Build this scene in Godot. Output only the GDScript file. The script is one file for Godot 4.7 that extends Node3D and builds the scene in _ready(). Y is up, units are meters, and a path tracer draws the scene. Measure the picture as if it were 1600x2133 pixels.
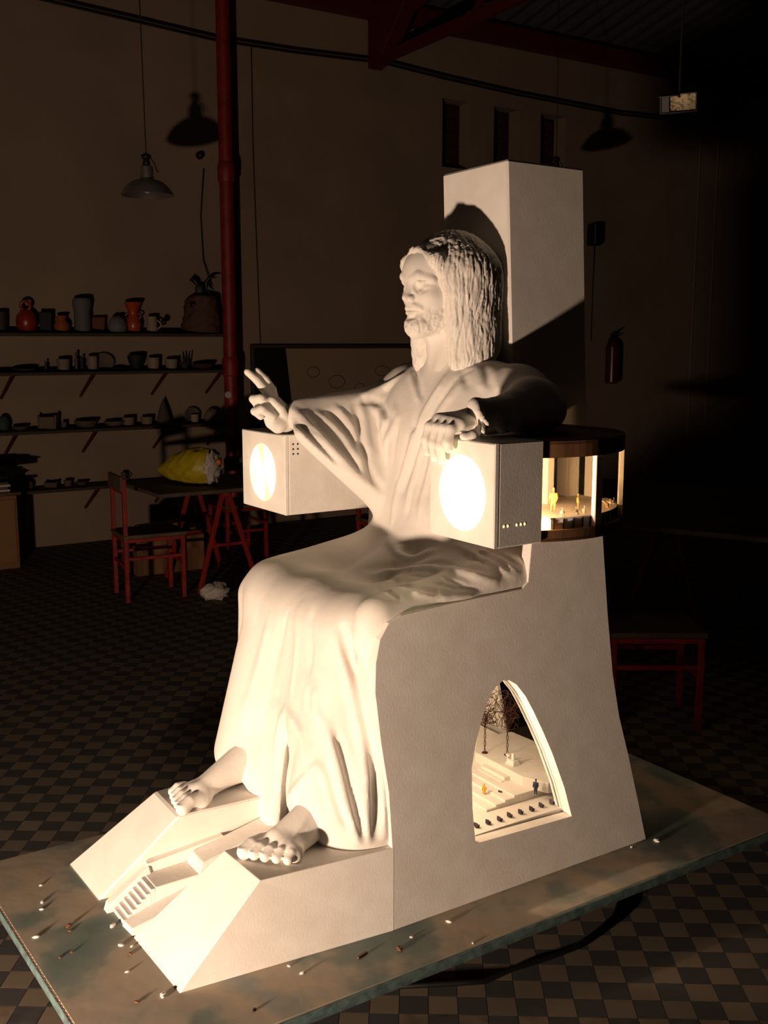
extends Node3D
# A dark ceramics workshop at night: a white plaster model of a seated robed man on a board, lit by one low floodlight on the floor.
const FLOOD := Vector3(-0.80, 0.345, -1.62)     # where the floodlight stands
const AIM := Vector3(1.3, 0.95, -3.20)
const ZC := -2.65                              # middle plane of the statue, which faces -x
const TOP := 0.18                              # top of the base board
const WALL := -9.2
const PEND := Vector3(2.80, 2.90, -7.30)         # the pendant lamp above the shelves

func _ready() -> void:
	# ---- camera, surroundings, the floodlight, exposure
	var cam := Camera3D.new()
	cam.name = "camera"
	add_child(cam)
	cam.position = Vector3(0, 1.75, 0)
	cam.rotation = Vector3(-atan(351.5 / 2200.0), deg_to_rad(-33.2), 0)
	cam.fov = rad_to_deg(2.0 * atan(1066.5 / 2200.0))
	cam.near = 0.05
	cam.current = true
	var env := Environment.new()
	env.background_mode = Environment.BG_COLOR
	env.background_color = Color(0, 0, 0)
	env.tonemap_mode = Environment.TONE_MAPPER_LINEAR
	env.tonemap_exposure = 1.0
	env.sdfgi_enabled = true
	env.ssao_enabled = true
	env.ssil_enabled = true
	var we := WorldEnvironment.new()
	we.name = "surroundings"
	we.environment = env
	add_child(we)
	var beam := AreaLight3D.new()
	beam.name = "floodlight_beam"
	add_child(beam)
	beam.look_at_from_position(FLOOD, AIM, Vector3.UP)
	beam.area_size = Vector2(0.15, 0.11)
	beam.light_color = Color(1.0, 0.86, 0.74)
	beam.light_energy = 11.4
	beam.area_range = 40.0
	beam.area_attenuation = 2.0
	beam.shadow_enabled = true
	NZ.seed = 7
	NZ.noise_type = FastNoiseLite.TYPE_SIMPLEX_SMOOTH
	NZ.frequency = 1.0
	make_materials()
	build_room()
	build_board()
	build_statue()
	build_gallery_life()
	build_chapel_life()
	build_furniture()
	build_shelves()
	build_wall_things()
	build_lamps()
	build_debris()
# ------------------------------------------------------------------ mesh building
class MB:
	var v := PackedVector3Array()
	var n := PackedVector3Array()
	func tri(a: Vector3, b: Vector3, c: Vector3) -> void:      # counter-clockwise seen from outside
		var nn := (b - a).cross(c - a).normalized()
		v.push_back(a); v.push_back(c); v.push_back(b)
		n.push_back(nn); n.push_back(nn); n.push_back(nn)
	func trin(a: Vector3, b: Vector3, c: Vector3, na: Vector3, nb: Vector3, nc: Vector3) -> void:
		v.push_back(a); v.push_back(c); v.push_back(b)
		n.push_back(na); n.push_back(nc); n.push_back(nb)
	func quad(a: Vector3, b: Vector3, c: Vector3, d: Vector3) -> void:
		tri(a, b, c); tri(a, c, d)
	func face(p: Array, mid: Vector3) -> void:                  # convex polygon turned away from mid
		var c := Vector3.ZERO
		for q in p: c += q
		c /= p.size()
		var nn: Vector3 = Vector3.ZERO
		for i in p.size():
			nn += (p[i] - c).cross(p[(i + 1) % p.size()] - c)
		var flip := nn.dot(c - mid) < 0.0
		for i in range(1, p.size() - 1):
			if flip: tri(p[0], p[i + 1], p[i])
			else: tri(p[0], p[i], p[i + 1])
	func solid(p: Array, faces: Array, b := 0.004) -> void:     # convex solid with bevelled edges
		var mid := Vector3.ZERO
		for q in p: mid += q
		mid /= p.size()
		var ins := []
		var edges := {}
		var at := {}
		for f in faces.size():
			var fc: Array = faces[f]
			var row := {}
			for i in fc.size():
				var q: Vector3 = p[fc[i]]
				var d1: Vector3 = (p[fc[(i + 1) % fc.size()]] - q).normalized()
				var d0: Vector3 = (p[fc[(i + fc.size() - 1) % fc.size()]] - q).normalized()
				row[fc[i]] = q + (d1 + d0) * b
				var w: int = fc[(i + 1) % fc.size()]
				var key := mini(fc[i], w) * 1000 + maxi(fc[i], w)
				if not edges.has(key): edges[key] = []
				edges[key].append(f)
				if not at.has(fc[i]): at[fc[i]] = []
				at[fc[i]].append(f)
			ins.append(row)
			face(row.values(), mid)
		if b <= 0.0: return
		for key in edges:
			var e: Array = edges[key]
			if e.size() != 2: continue
			var i0: int = key / 1000
			var i1: int = key % 1000
			face([ins[e[0]][i0], ins[e[0]][i1], ins[e[1]][i1], ins[e[1]][i0]], mid)
		for i in at:
			if at[i].size() == 3:
				face([ins[at[i][0]][i], ins[at[i][1]][i], ins[at[i][2]][i]], mid)
	func hexa(lo: Array, hi: Array, b := 0.004) -> void:        # two quads in the same order, below and above
		solid(lo + hi, [[0, 1, 2, 3], [4, 5, 6, 7], [0, 1, 5, 4], [1, 2, 6, 5], [2, 3, 7, 6], [3, 0, 4, 7]], b)
	func box(c: Vector3, s: Vector3, b := 0.003, bas := Basis.IDENTITY) -> void:
		var h := s * 0.5
		var lo := []
		var hi := []
		for q in [Vector2(-1, -1), Vector2(1, -1), Vector2(1, 1), Vector2(-1, 1)]:
			lo.append(c + bas * Vector3(q.x * h.x, -h.y, q.y * h.z))
			hi.append(c + bas * Vector3(q.x * h.x, h.y, q.y * h.z))
		hexa(lo, hi, b)
	func bar(a: Vector3, b: Vector3, w: float, t: float, bev := 0.002) -> void:   # square bar from a to b
		var y := (b - a).normalized()
		var x := y.cross(Vector3(0, 0, 1))
		if x.length() < 0.05: x = y.cross(Vector3(1, 0, 0))
		x = x.normalized()
		box((a + b) * 0.5, Vector3(w, a.distance_to(b), t), bev, Basis(x, y, x.cross(y)))
	func grid(rows: Array, wrap := true) -> void:               # rows of points; smooth
		var nr := rows.size()
		var nc: int = rows[0].size()
		var nor := []
		for i in nr:
			var line := PackedVector3Array()
			for j in nc:
				var j0 := (j + nc - 1) % nc if wrap else maxi(j - 1, 0)
				var j1 := (j + 1) % nc if wrap else mini(j + 1, nc - 1)
				var du: Vector3 = rows[i][j1] - rows[i][j0]
				if du.length_squared() < 1e-12:                  # a pole
					var i2 := clampi(i, 1, nr - 2) if nr > 2 else i
					du = rows[i2][j1] - rows[i2][j0]
				var dv: Vector3 = rows[mini(i + 1, nr - 1)][j] - rows[maxi(i - 1, 0)][j]
				line.push_back(du.cross(dv).normalized())
			nor.append(line)
		for i in nr - 1:
			for j in (nc if wrap else nc - 1):
				var k := (j + 1) % nc
				trin(rows[i][j], rows[i][k], rows[i + 1][k], nor[i][j], nor[i][k], nor[i + 1][k])
				trin(rows[i][j], rows[i + 1][k], rows[i + 1][j], nor[i][j], nor[i + 1][k], nor[i + 1][j])
	func lathe(o: Vector3, prof: Array, seg := 24, bas := Basis.IDENTITY, sq := Vector2.ONE) -> void:  # Vector2(r, y); a repeated point is a crease
		var run := []
		for i in prof.size():
			if i > 0 and prof[i].distance_to(prof[i - 1]) < 1e-6:
				if run.size() > 1: grid(run)
				run = []
			var line := PackedVector3Array()
			for j in seg:
				var a := TAU * j / seg
				line.push_back(o + bas * Vector3(cos(a) * prof[i].x * sq.x, prof[i].y, -sin(a) * prof[i].x * sq.y))
			run.append(line)
		if run.size() > 1: grid(run)
	func tube(p: Array, r, seg := 8, closed_ends := true) -> void:
		var rows := []
		var t0: Vector3 = (p[1] - p[0]).normalized()
		var x := t0.cross(Vector3(0.31, 0.9, 0.22)).normalized()
		for i in p.size():
			var t: Vector3 = (p[mini(i + 1, p.size() - 1)] - p[maxi(i - 1, 0)]).normalized()
			x = (x - t * x.dot(t)).normalized()
			var y := t.cross(x)
			var rr: float = r[i] if r is Array else r
			var line := PackedVector3Array()
			for j in seg:
				var a := TAU * j / seg
				line.push_back(p[i] + (x * cos(a) + y * sin(a)) * rr)
			rows.append(line)
		if closed_ends:
			var s := PackedVector3Array(); var e := PackedVector3Array()
			for j in seg:
				s.push_back(p[0]); e.push_back(p[p.size() - 1])
			rows.push_front(s); rows.push_back(e)
		grid(rows)
	func blob(c: Vector3, r: Vector3, nz: FastNoiseLite, amp := 0.2, fr := 10.0, seg := 20, flat := -9.0) -> void:
		var rows := []
		for i in 13:
			var line := PackedVector3Array()
			var th := PI * (float(i) / 12.0 - 0.5)
			for j in seg:
				var a := TAU * j / seg
				var u := Vector3(cos(th) * cos(a), sin(th), -cos(th) * sin(a))
				var k := 1.0 + amp * nz.get_noise_3d(u.x * fr + c.x * 90, u.y * fr + c.y * 70, u.z * fr + c.z * 50)
				var q := c + u * r * k
				q.y = maxf(q.y, flat)
				line.push_back(q)
			rows.append(line)
		grid(rows)
	func prism(poly: Array, o: Vector3, U: Vector3, V: Vector3, W: Vector3, holes := [], b := 0.0) -> void:
		# poly of Vector2 in U, V; pushed along W (its length is the depth); holes of Vector2
		var outl: Array = poly.duplicate()
		if area2(outl) < 0: outl.reverse()
		var hs := []
		for h in holes:
			var q: Array = h.duplicate()
			if area2(q) > 0: q.reverse()
			hs.append(q)
		var flip := U.cross(V).dot(W) < 0
		var wl := W.length()
		var wd := W / wl
		var capp := inset(outl, b) if b > 0 else outl
		var key: Array = capp.duplicate()
		for h in hs: key = keyhole(key, h)
		var idx := Geometry2D.triangulate_polygon(PackedVector2Array(key))
		for end in 2:
			for i in range(0, idx.size(), 3):
				var t := []
				for j in 3: t.append(o + U * key[idx[i + j]].x + V * key[idx[i + j]].y + (W if end else Vector3.ZERO))
				var nn: Vector3 = (t[1] - t[0]).cross(t[2] - t[0])
				if (nn.dot(W) > 0) == (end == 1): tri(t[0], t[1], t[2])
				else: tri(t[0], t[2], t[1])
		var loops := [[outl, true]]
		for h in hs: loops.append([h, false])
		for lp in loops:
			var L: Array = lp[0]
			for i in L.size():
				var j := (i + 1) % L.size()
				var e0: float = b if lp[1] else 0.0
				var p0: Vector3 = o + U * L[i].x + V * L[i].y
				var p1: Vector3 = o + U * L[j].x + V * L[j].y
				_side(p0 + wd * e0, p1 + wd * e0, p1 + W - wd * e0, p0 + W - wd * e0, flip)
				if b > 0 and lp[1]:
					var c0: Vector3 = o + U * capp[i].x + V * capp[i].y
					var c1: Vector3 = o + U * capp[j].x + V * capp[j].y
					_side(c0, c1, p1 + wd * b, p0 + wd * b, flip)
					_side(p0 + W - wd * b, p1 + W - wd * b, c1 + W, c0 + W, flip)
	func _side(a: Vector3, b: Vector3, c: Vector3, d: Vector3, flip: bool) -> void:
		if flip: quad(a, d, c, b)
		else: quad(a, b, c, d)
	static func area2(p: Array) -> float:
		var s := 0.0
		for i in p.size(): s += p[i].cross(p[(i + 1) % p.size()])
		return s
	static func inset(p: Array, b: float) -> Array:
		var r := []
		for i in p.size():
			var q: Vector2 = p[i]
			var d0: Vector2 = (q - p[(i + p.size() - 1) % p.size()]).normalized()
			var d1: Vector2 = (p[(i + 1) % p.size()] - q).normalized()
			var nn := Vector2(-d0.y, d0.x) + Vector2(-d1.y, d1.x)
			r.append(q + nn.normalized() * b / maxf(0.4, nn.length() * 0.5))
		return r
	static func keyhole(p: Array, h: Array) -> Array:
		var best := 1e9
		var bi := 0
		var bj := 0
		for i in p.size():
			for j in h.size():
				var d: float = p[i].distance_squared_to(h[j])
				if d < best: best = d; bi = i; bj = j
		var r := []
		for i in bi + 1: r.append(p[i])
		for j in h.size() + 1: r.append(h[(bj + j) % h.size()])
		for i in range(bi, p.size()): r.append(p[i])
		return r
	func mesh() -> ArrayMesh:
		var a := []
		a.resize(Mesh.ARRAY_MAX)
		a[Mesh.ARRAY_VERTEX] = v
		a[Mesh.ARRAY_NORMAL] = n
		var m := ArrayMesh.new()
		m.add_surface_from_arrays(Mesh.PRIMITIVE_TRIANGLES, a)
		return m

# ------------------------------------------------------------------ soft shapes: joined distance fields meshed as surface nets
class Field:
	var kd := PackedInt32Array()          # 0 cone, 1 ellipsoid, 2 fold, +10 cut away
	var A := PackedVector3Array()
	var B := PackedVector3Array()
	var ra := PackedFloat32Array()
	var rb := PackedFloat32Array()
	var kk := PackedFloat32Array()
	var pl := []
	var all := PackedInt32Array()
	var kmax := 0.0
	func _add(t: int, a: Vector3, b: Vector3, r0: float, r1: float, k: float, pts := []) -> void:
		all.push_back(kd.size())
		if t < 2: kmax = maxf(kmax, k)
		kd.push_back(t); A.push_back(a); B.push_back(b); ra.push_back(r0); rb.push_back(r1); kk.push_back(k); pl.append(PackedVector3Array(pts))
	func cone(a: Vector3, r0: float, b: Vector3, r1: float, k := 0.03, cut := false) -> void:
		_add(10 if cut else 0, a, b, r0, r1, k)
	func ell(c: Vector3, r: Vector3, k := 0.03, cut := false) -> void:
		_add(11 if cut else 1, c, r, 0, 0, k)
	func fold(pts: Array, w: float, amp: float) -> void:
		_add(2, Vector3.ZERO, Vector3.ZERO, w, amp, 0, pts)
	func dist(i: int, p: Vector3) -> float:
		var t := kd[i] % 10
		if t == 0:
			var a := A[i]
			var ba := B[i] - a
			var h := clampf((p - a).dot(ba) / maxf(ba.length_squared(), 1e-9), 0.0, 1.0)
			return (p - a - ba * h).length() - lerpf(ra[i], rb[i], h)
		if t == 1:
			var r := B[i]
			var q := p - A[i]
			var k0 := (q / r).length()
			var k1 := (q / (r * r)).length()
			return k0 * (k0 - 1.0) / maxf(k1, 1e-6)
		var P: PackedVector3Array = pl[i]
		var best := 1e9
		for s in P.size() - 1:
			var ba2 := P[s + 1] - P[s]
			var h2 := clampf((p - P[s]).dot(ba2) / maxf(ba2.length_squared(), 1e-9), 0.0, 1.0)
			best = minf(best, (p - P[s] - ba2 * h2).length_squared())
		return sqrt(best)
	func eval(p: Vector3, ids: PackedInt32Array) -> float:
		var d := 1.0
		for i in ids:
			var t := kd[i]
			if t < 2:
				var e := dist(i, p)
				var k := kk[i]
				var h := maxf(k - absf(d - e), 0.0) / k
				d = minf(d, e) - h * h * k * 0.25
			elif t == 2:
				var P: PackedVector3Array = pl[i]
				var w := ra[i]
				var best := 1e9
				var bt := 0.0
				var ns := P.size() - 1
				for s in ns:
					var ba2 := P[s + 1] - P[s]
					var h2 := clampf((p - P[s]).dot(ba2) / maxf(ba2.length_squared(), 1e-9), 0.0, 1.0)
					var dd := (p - P[s] - ba2 * h2).length_squared()
					if dd < best: best = dd; bt = (s + h2) / ns
				var x := best / (w * w)
				if x < 9.0: d -= rb[i] * exp(-x) * minf(1.0, minf(bt, 1.0 - bt) * 5.0 + 0.25)
			else:
				var e3 := -dist(i, p)
				var k3 := kk[i]
				var h3 := maxf(k3 - absf(d - e3), 0.0) / k3
				d = maxf(d, e3) + h3 * h3 * k3 * 0.25
		return d
	func near(c: Vector3, r: float, ids: PackedInt32Array) -> PackedInt32Array:
		var out := PackedInt32Array()
		var lo := 1e9
		var ds := PackedFloat32Array()
		for i in ids:
			var e := dist(i, c)
			ds.push_back(e)
			if kd[i] < 2: lo = minf(lo, e)
		for j in ids.size():
			var i := ids[j]
			if kd[i] < 2:
				if ds[j] < lo + 2.1 * r + kmax: out.push_back(i)
			elif kd[i] == 2:
				if ds[j] < ra[i] * 3.0 + r * 1.05: out.push_back(i)
			elif ds[j] < r * 1.4 + kk[i] * 1.2: out.push_back(i)
		return out
	func snap(p: Vector3) -> Vector3:
		for it in 5:
			var d := eval(p, all)
			var g := Vector3(eval(p + Vector3(0.002, 0, 0), all) - d, eval(p + Vector3(0, 0.002, 0), all) - d, eval(p + Vector3(0, 0, 0.002), all) - d)
			p -= g.normalized() * d
		return p
	func build(mb: MB, lo: Vector3, hi: Vector3, cell: float, nz: FastNoiseLite = null, amp := 0.0) -> void:
		var BL := 6
		var bs := cell * BL
		var nb := Vector3i(ceili((hi.x - lo.x) / bs), ceili((hi.y - lo.y) / bs), ceili((hi.z - lo.z) / bs))
		var cells := {}
		var pv := PackedVector3Array()
		var flags := PackedInt32Array()
		var keys := []
		var S := BL + 1
		var val := PackedFloat32Array()
		val.resize(S * S * S)
		var half := bs * 0.8661
		for bx in nb.x:
			for by in nb.y:
				for bz in nb.z:
					var o := lo + Vector3(bx, by, bz) * bs
					var c := o + Vector3.ONE * bs * 0.5
					var ids := near(c, half, all)
					if ids.is_empty(): continue
					if absf(eval(c, ids)) > half * 1.35 + 0.012: continue
					for i in S:
						for j in S:
							for k in S:
								var p := o + Vector3(i, j, k) * cell
								var e := eval(p, ids)
								if amp > 0.0 and absf(e) < cell * 3.0: e += amp * nz.get_noise_3d(p.x, p.y, p.z)
								val[(i * S + j) * S + k] = e
					for i in BL:
						for j in BL:
							for k in BL:
								var q := (i * S + j) * S + k
								var v0 := val[q]; var v1 := val[q + S * S]; var v2 := val[q + S]; var v3 := val[q + S * S + S]
								var v4 := val[q + 1]; var v5 := val[q + S * S + 1]; var v6 := val[q + S + 1]; var v7 := val[q + S * S + S + 1]
								var s := int(v0 < 0) + int(v1 < 0) + int(v2 < 0) + int(v3 < 0) + int(v4 < 0) + int(v5 < 0) + int(v6 < 0) + int(v7 < 0)
								if s == 0 or s == 8: continue
								var acc := Vector3.ZERO
								var cnt := 0
								if (v0 < 0) != (v1 < 0): acc += Vector3(v0 / (v0 - v1), 0, 0); cnt += 1
								if (v2 < 0) != (v3 < 0): acc += Vector3(v2 / (v2 - v3), 1, 0); cnt += 1
								if (v4 < 0) != (v5 < 0): acc += Vector3(v4 / (v4 - v5), 0, 1); cnt += 1
								if (v6 < 0) != (v7 < 0): acc += Vector3(v6 / (v6 - v7), 1, 1); cnt += 1
								if (v0 < 0) != (v2 < 0): acc += Vector3(0, v0 / (v0 - v2), 0); cnt += 1
								if (v1 < 0) != (v3 < 0): acc += Vector3(1, v1 / (v1 - v3), 0); cnt += 1
								if (v4 < 0) != (v6 < 0): acc += Vector3(0, v4 / (v4 - v6), 1); cnt += 1
								if (v5 < 0) != (v7 < 0): acc += Vector3(1, v5 / (v5 - v7), 1); cnt += 1
								if (v0 < 0) != (v4 < 0): acc += Vector3(0, 0, v0 / (v0 - v4)); cnt += 1
								if (v1 < 0) != (v5 < 0): acc += Vector3(1, 0, v1 / (v1 - v5)); cnt += 1
								if (v2 < 0) != (v6 < 0): acc += Vector3(0, 1, v2 / (v2 - v6)); cnt += 1
								if (v3 < 0) != (v7 < 0): acc += Vector3(1, 1, v3 / (v3 - v7)); cnt += 1
								var g := Vector3i(bx * BL + i, by * BL + j, bz * BL + k)
								cells[g] = pv.size()
								keys.append(g)
								pv.push_back(o + (Vector3(i, j, k) + acc / cnt) * cell)
								flags.push_back(int(v0 < 0) | int(v1 < 0) << 1 | int(v2 < 0) << 2 | int(v4 < 0) << 3)
		var nn := PackedVector3Array()
		nn.resize(pv.size())
		var quads := PackedInt32Array()
		for q in keys.size():
			var g: Vector3i = keys[q]
			var f := flags[q]
			var s0 := f & 1
			for ax in 3:
				if (f >> (ax + 1)) & 1 == s0: continue
				var e1 := Vector3i(0, 1, 0) if ax == 0 else (Vector3i(0, 0, 1) if ax == 1 else Vector3i(1, 0, 0))
				var e2 := Vector3i(0, 0, 1) if ax == 0 else (Vector3i(1, 0, 0) if ax == 1 else Vector3i(0, 1, 0))
				var a: int = cells.get(g - e1 - e2, -1)
				var b: int = cells.get(g - e2, -1)
				var d: int = cells.get(g - e1, -1)
				if a < 0 or b < 0 or d < 0: continue
				if s0 == 1: quads.append_array([a, b, q, d])
				else: quads.append_array([a, d, q, b])
		for i in range(0, quads.size(), 4):
			var p0 := pv[quads[i]]; var p1 := pv[quads[i + 1]]; var p2 := pv[quads[i + 2]]; var p3 := pv[quads[i + 3]]
			var m := (p2 - p0).cross(p3 - p1)
			for j in 4: nn[quads[i + j]] += m
		for i in nn.size(): nn[i] = nn[i].normalized()
		for i in range(0, quads.size(), 4):
			var a := quads[i]; var b := quads[i + 1]; var c := quads[i + 2]; var d := quads[i + 3]
			mb.trin(pv[a], pv[b], pv[c], nn[a], nn[b], nn[c])
			mb.trin(pv[a], pv[c], pv[d], nn[a], nn[c], nn[d])

# ------------------------------------------------------------------ nodes and materials
var M := {}
var used := {}
var NZ := FastNoiseLite.new()

func fresh(called: String) -> String:
	if not used.has(called):
		used[called] = 0
		return called
	used[called] += 1
	return "%s_%03d" % [called, used[called]]

func part(called: String, what, m: Material, parent: Node3D, label := "") -> MeshInstance3D:
	var o := MeshInstance3D.new()
	o.name = called
	o.mesh = what.mesh() if what is MB else what
	o.material_override = m
	parent.add_child(o, true)
	if label: o.set_meta("label", label)
	return o

func thing(called: String, label: String, category: String, at := Vector3.ZERO, turn := 0.0, group := "") -> Node3D:
	var o := Node3D.new()
	o.name = fresh(called)
	add_child(o)
	o.position = at
	o.rotation.y = turn
	tag(o, label, category, group)
	return o

func tag(o: Node3D, label: String, category: String, group := "") -> void:
	o.set_meta("label", label)
	o.set_meta("category", category)
	if group: o.set_meta("group", group)

func single(called: String, what, m: Material, label: String, category: String, at := Vector3.ZERO, turn := 0.0, group := "") -> MeshInstance3D:
	var o := MeshInstance3D.new()
	o.name = fresh(called)
	o.mesh = what.mesh() if what is MB else what
	o.material_override = m
	add_child(o)
	o.position = at
	o.rotation.y = turn
	tag(o, label, category, group)
	return o

func struct(called: String, what, m: Material, label := "") -> Node3D:
	var o: Node3D
	if what == null: o = Node3D.new()
	else:
		o = MeshInstance3D.new()
		o.mesh = what.mesh() if what is MB else what
		o.material_override = m
	o.name = fresh(called)
	o.set_meta("kind", "structure")
	if label: o.set_meta("label", label)
	add_child(o)
	return o

func noise_tex(freq: float, seed_: int, ramp: Array, size := 512, stretch := 1.0, pits := 0) -> ImageTexture:
	# a tiling noise picture; ramp is [position, colour, ...]
	var f := FastNoiseLite.new()
	f.seed = seed_
	f.noise_type = FastNoiseLite.TYPE_SIMPLEX_SMOOTH
	f.frequency = freq
	f.fractal_octaves = 5
	var src := f.get_seamless_image(size, int(size * stretch))
	if stretch != 1.0: src.resize(size, size, Image.INTERPOLATE_CUBIC)
	var gr := Gradient.new()
	gr.offsets = PackedFloat32Array([])
	var off := PackedFloat32Array()
	var col := PackedColorArray()
	for i in range(0, ramp.size(), 2):
		off.push_back(ramp[i]); col.push_back(ramp[i + 1])
	gr.offsets = off
	gr.colors = col
	var lut := []
	for i in 256: lut.append(gr.sample(i / 255.0))
	var data := src.get_data()
	if pits > 0:                                                 # scattered dents and scratches cut into the relief
		var rng := RandomNumberGenerator.new()
		rng.seed = seed_
		var ch := 1 if src.get_format() == Image.FORMAT_L8 else data.size() / (size * size)
		for i in pits:
			var cx := rng.randi_range(0, size - 1)
			var cy := rng.randi_range(0, size - 1)
			var lenp := rng.randi_range(2, 16) if i % 3 else 2
			var dx := rng.randf_range(-0.35, 0.35)
			var deep := rng.randf_range(-110, 90)
			for k in lenp:
				for w in 2:
					var px := posmod(int(cx + dx * k) + w, size)
					var py := posmod(cy + k, size)
					var at := (py * size + px) * ch
					data[at] = clampi(data[at] + int(deep * sin(PI * (k + 0.5) / lenp)), 0, 255)
	var st := 1 if src.get_format() == Image.FORMAT_L8 else data.size() / (size * size)
	var out := PackedByteArray()
	out.resize(size * size * 3)
	for i in size * size:
		var c: Color = lut[data[i * st]]
		out[i * 3] = c.r8; out[i * 3 + 1] = c.g8; out[i * 3 + 2] = c.b8
	return ImageTexture.create_from_image(Image.create_from_data(size, size, false, Image.FORMAT_RGB8, out))

func mat(c: Color, rough := 0.8, metal := 0.0, tex: Texture2D = null, scale := 1.0, bump: Texture2D = null, depth := 0.1, world := true) -> StandardMaterial3D:
	var m := StandardMaterial3D.new()
	m.albedo_color = c
	m.roughness = rough
	m.metallic = metal
	if tex or bump:
		m.uv1_triplanar = true
		m.uv1_world_triplanar = world
		m.uv1_scale = Vector3.ONE * scale
	if tex: m.albedo_texture = tex
	if bump:
		m.heightmap_enabled = true
		m.heightmap_texture = bump
		m.heightmap_scale = depth
	return m
func make_materials() -> void:
	var streak := noise_tex(0.045, 3, [0.0, Color(0.1, 0.1, 0.1), 1.0, Color(1, 1, 1)], 1024, 0.55, 420)
	var lumps := noise_tex(0.02, 5, [0.0, Color(0, 0, 0), 0.45, Color(0.45, 0.45, 0.45), 1.0, Color(1, 1, 1)], 512)
	var plast := noise_tex(0.006, 11, [0.0, Color(0.89, 0.87, 0.84), 0.5, Color(0.91, 0.895, 0.87), 1.0, Color(0.935, 0.925, 0.905)], 512)
	M.plaster = mat(Color(1, 1, 1), 0.85, 0.0, plast, 1.6, lumps, 0.10)
	M.slab = mat(Color(1, 1, 1), 0.9, 0.0, plast, 2.6, streak, 0.016)
	M.slab.metallic_specular = 0.25
	M.plaster.metallic_specular = 0.25
	M.hair = mat(Color(1, 1, 1), 0.9, 0.0, plast, 2.0, lumps, 0.15)
	M.wood_raw = mat(Color(0.50, 0.35, 0.22), 0.75, 0.0, noise_tex(0.01, 21, [0.0, Color(0.55, 0.5, 0.45), 1.0, Color(1, 1, 1)], 256, 0.15), 2.5)
	var paint := noise_tex(0.004, 31, [0.0, Color(0.44, 0.52, 0.51), 0.34, Color(0.56, 0.59, 0.55), 0.46, Color(0.72, 0.68, 0.62), 0.7, Color(0.77, 0.70, 0.61), 1.0, Color(0.60, 0.62, 0.60)], 512)
	M.board = mat(Color(0.92, 0.92, 0.92), 0.7, 0.0, paint, 0.9, lumps, 0.06)
	M.board_edge = mat(Color(0.40, 0.50, 0.50), 0.7, 0.0, noise_tex(0.03, 33, [0.0, Color(0.6, 0.6, 0.6), 0.6, Color(0.9, 0.9, 0.9), 1.0, Color(1, 1, 1)], 256), 3.0)
	M.rust = mat(Color(0.46, 0.31, 0.20), 0.9)
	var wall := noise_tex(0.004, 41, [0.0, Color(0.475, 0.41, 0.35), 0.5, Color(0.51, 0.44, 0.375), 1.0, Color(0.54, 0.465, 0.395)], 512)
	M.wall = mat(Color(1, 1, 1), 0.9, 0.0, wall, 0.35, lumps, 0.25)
	M.roof = mat(Color(0.30, 0.30, 0.33), 0.6, 0.2)
	M.red = mat(Color(0.55, 0.09, 0.05), 0.55, 0.0, noise_tex(0.02, 51, [0.0, Color(0.7, 0.7, 0.7), 1.0, Color(1, 1, 1)], 256), 2.0)
	M.red_deep = mat(Color(0.31, 0.045, 0.04), 0.5)
	M.brown_board = mat(Color(0.33, 0.27, 0.20), 0.7, 0.0, noise_tex(0.01, 61, [0.0, Color(0.7, 0.7, 0.7), 1.0, Color(1, 1, 1)], 256, 0.2), 2.0)
	M.shelf = mat(Color(0.20, 0.15, 0.12), 0.75)
	M.alu = mat(Color(0.62, 0.60, 0.58), 0.38, 0.85)
	M.black = mat(Color(0.03, 0.03, 0.035), 0.5)
	M.wire = mat(Color(0.07, 0.06, 0.05), 0.6)
	M.copper_wire = mat(Color(0.28, 0.17, 0.10), 0.5, 0.4)
	M.shutter = mat(Color(0.20, 0.05, 0.04), 0.8)
	M.tile_light = mat(Color(0.47, 0.41, 0.34), 0.85, 0.0, noise_tex(0.02, 71, [0.0, Color(0.72, 0.70, 0.68), 0.5, Color(0.9, 0.9, 0.9), 1.0, Color(1, 1, 1)], 256), 2.0)
	M.tile_dark = mat(Color(0.27, 0.265, 0.27), 0.85, 0.0, noise_tex(0.02, 73, [0.0, Color(0.65, 0.65, 0.66), 0.5, Color(0.9, 0.9, 0.9), 1.0, Color(1, 1, 1)], 256), 2.0)
	M.grout = mat(Color(0.30, 0.27, 0.23), 0.9)
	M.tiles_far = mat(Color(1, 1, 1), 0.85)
	M.tiles_far.vertex_color_use_as_albedo = true

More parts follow.
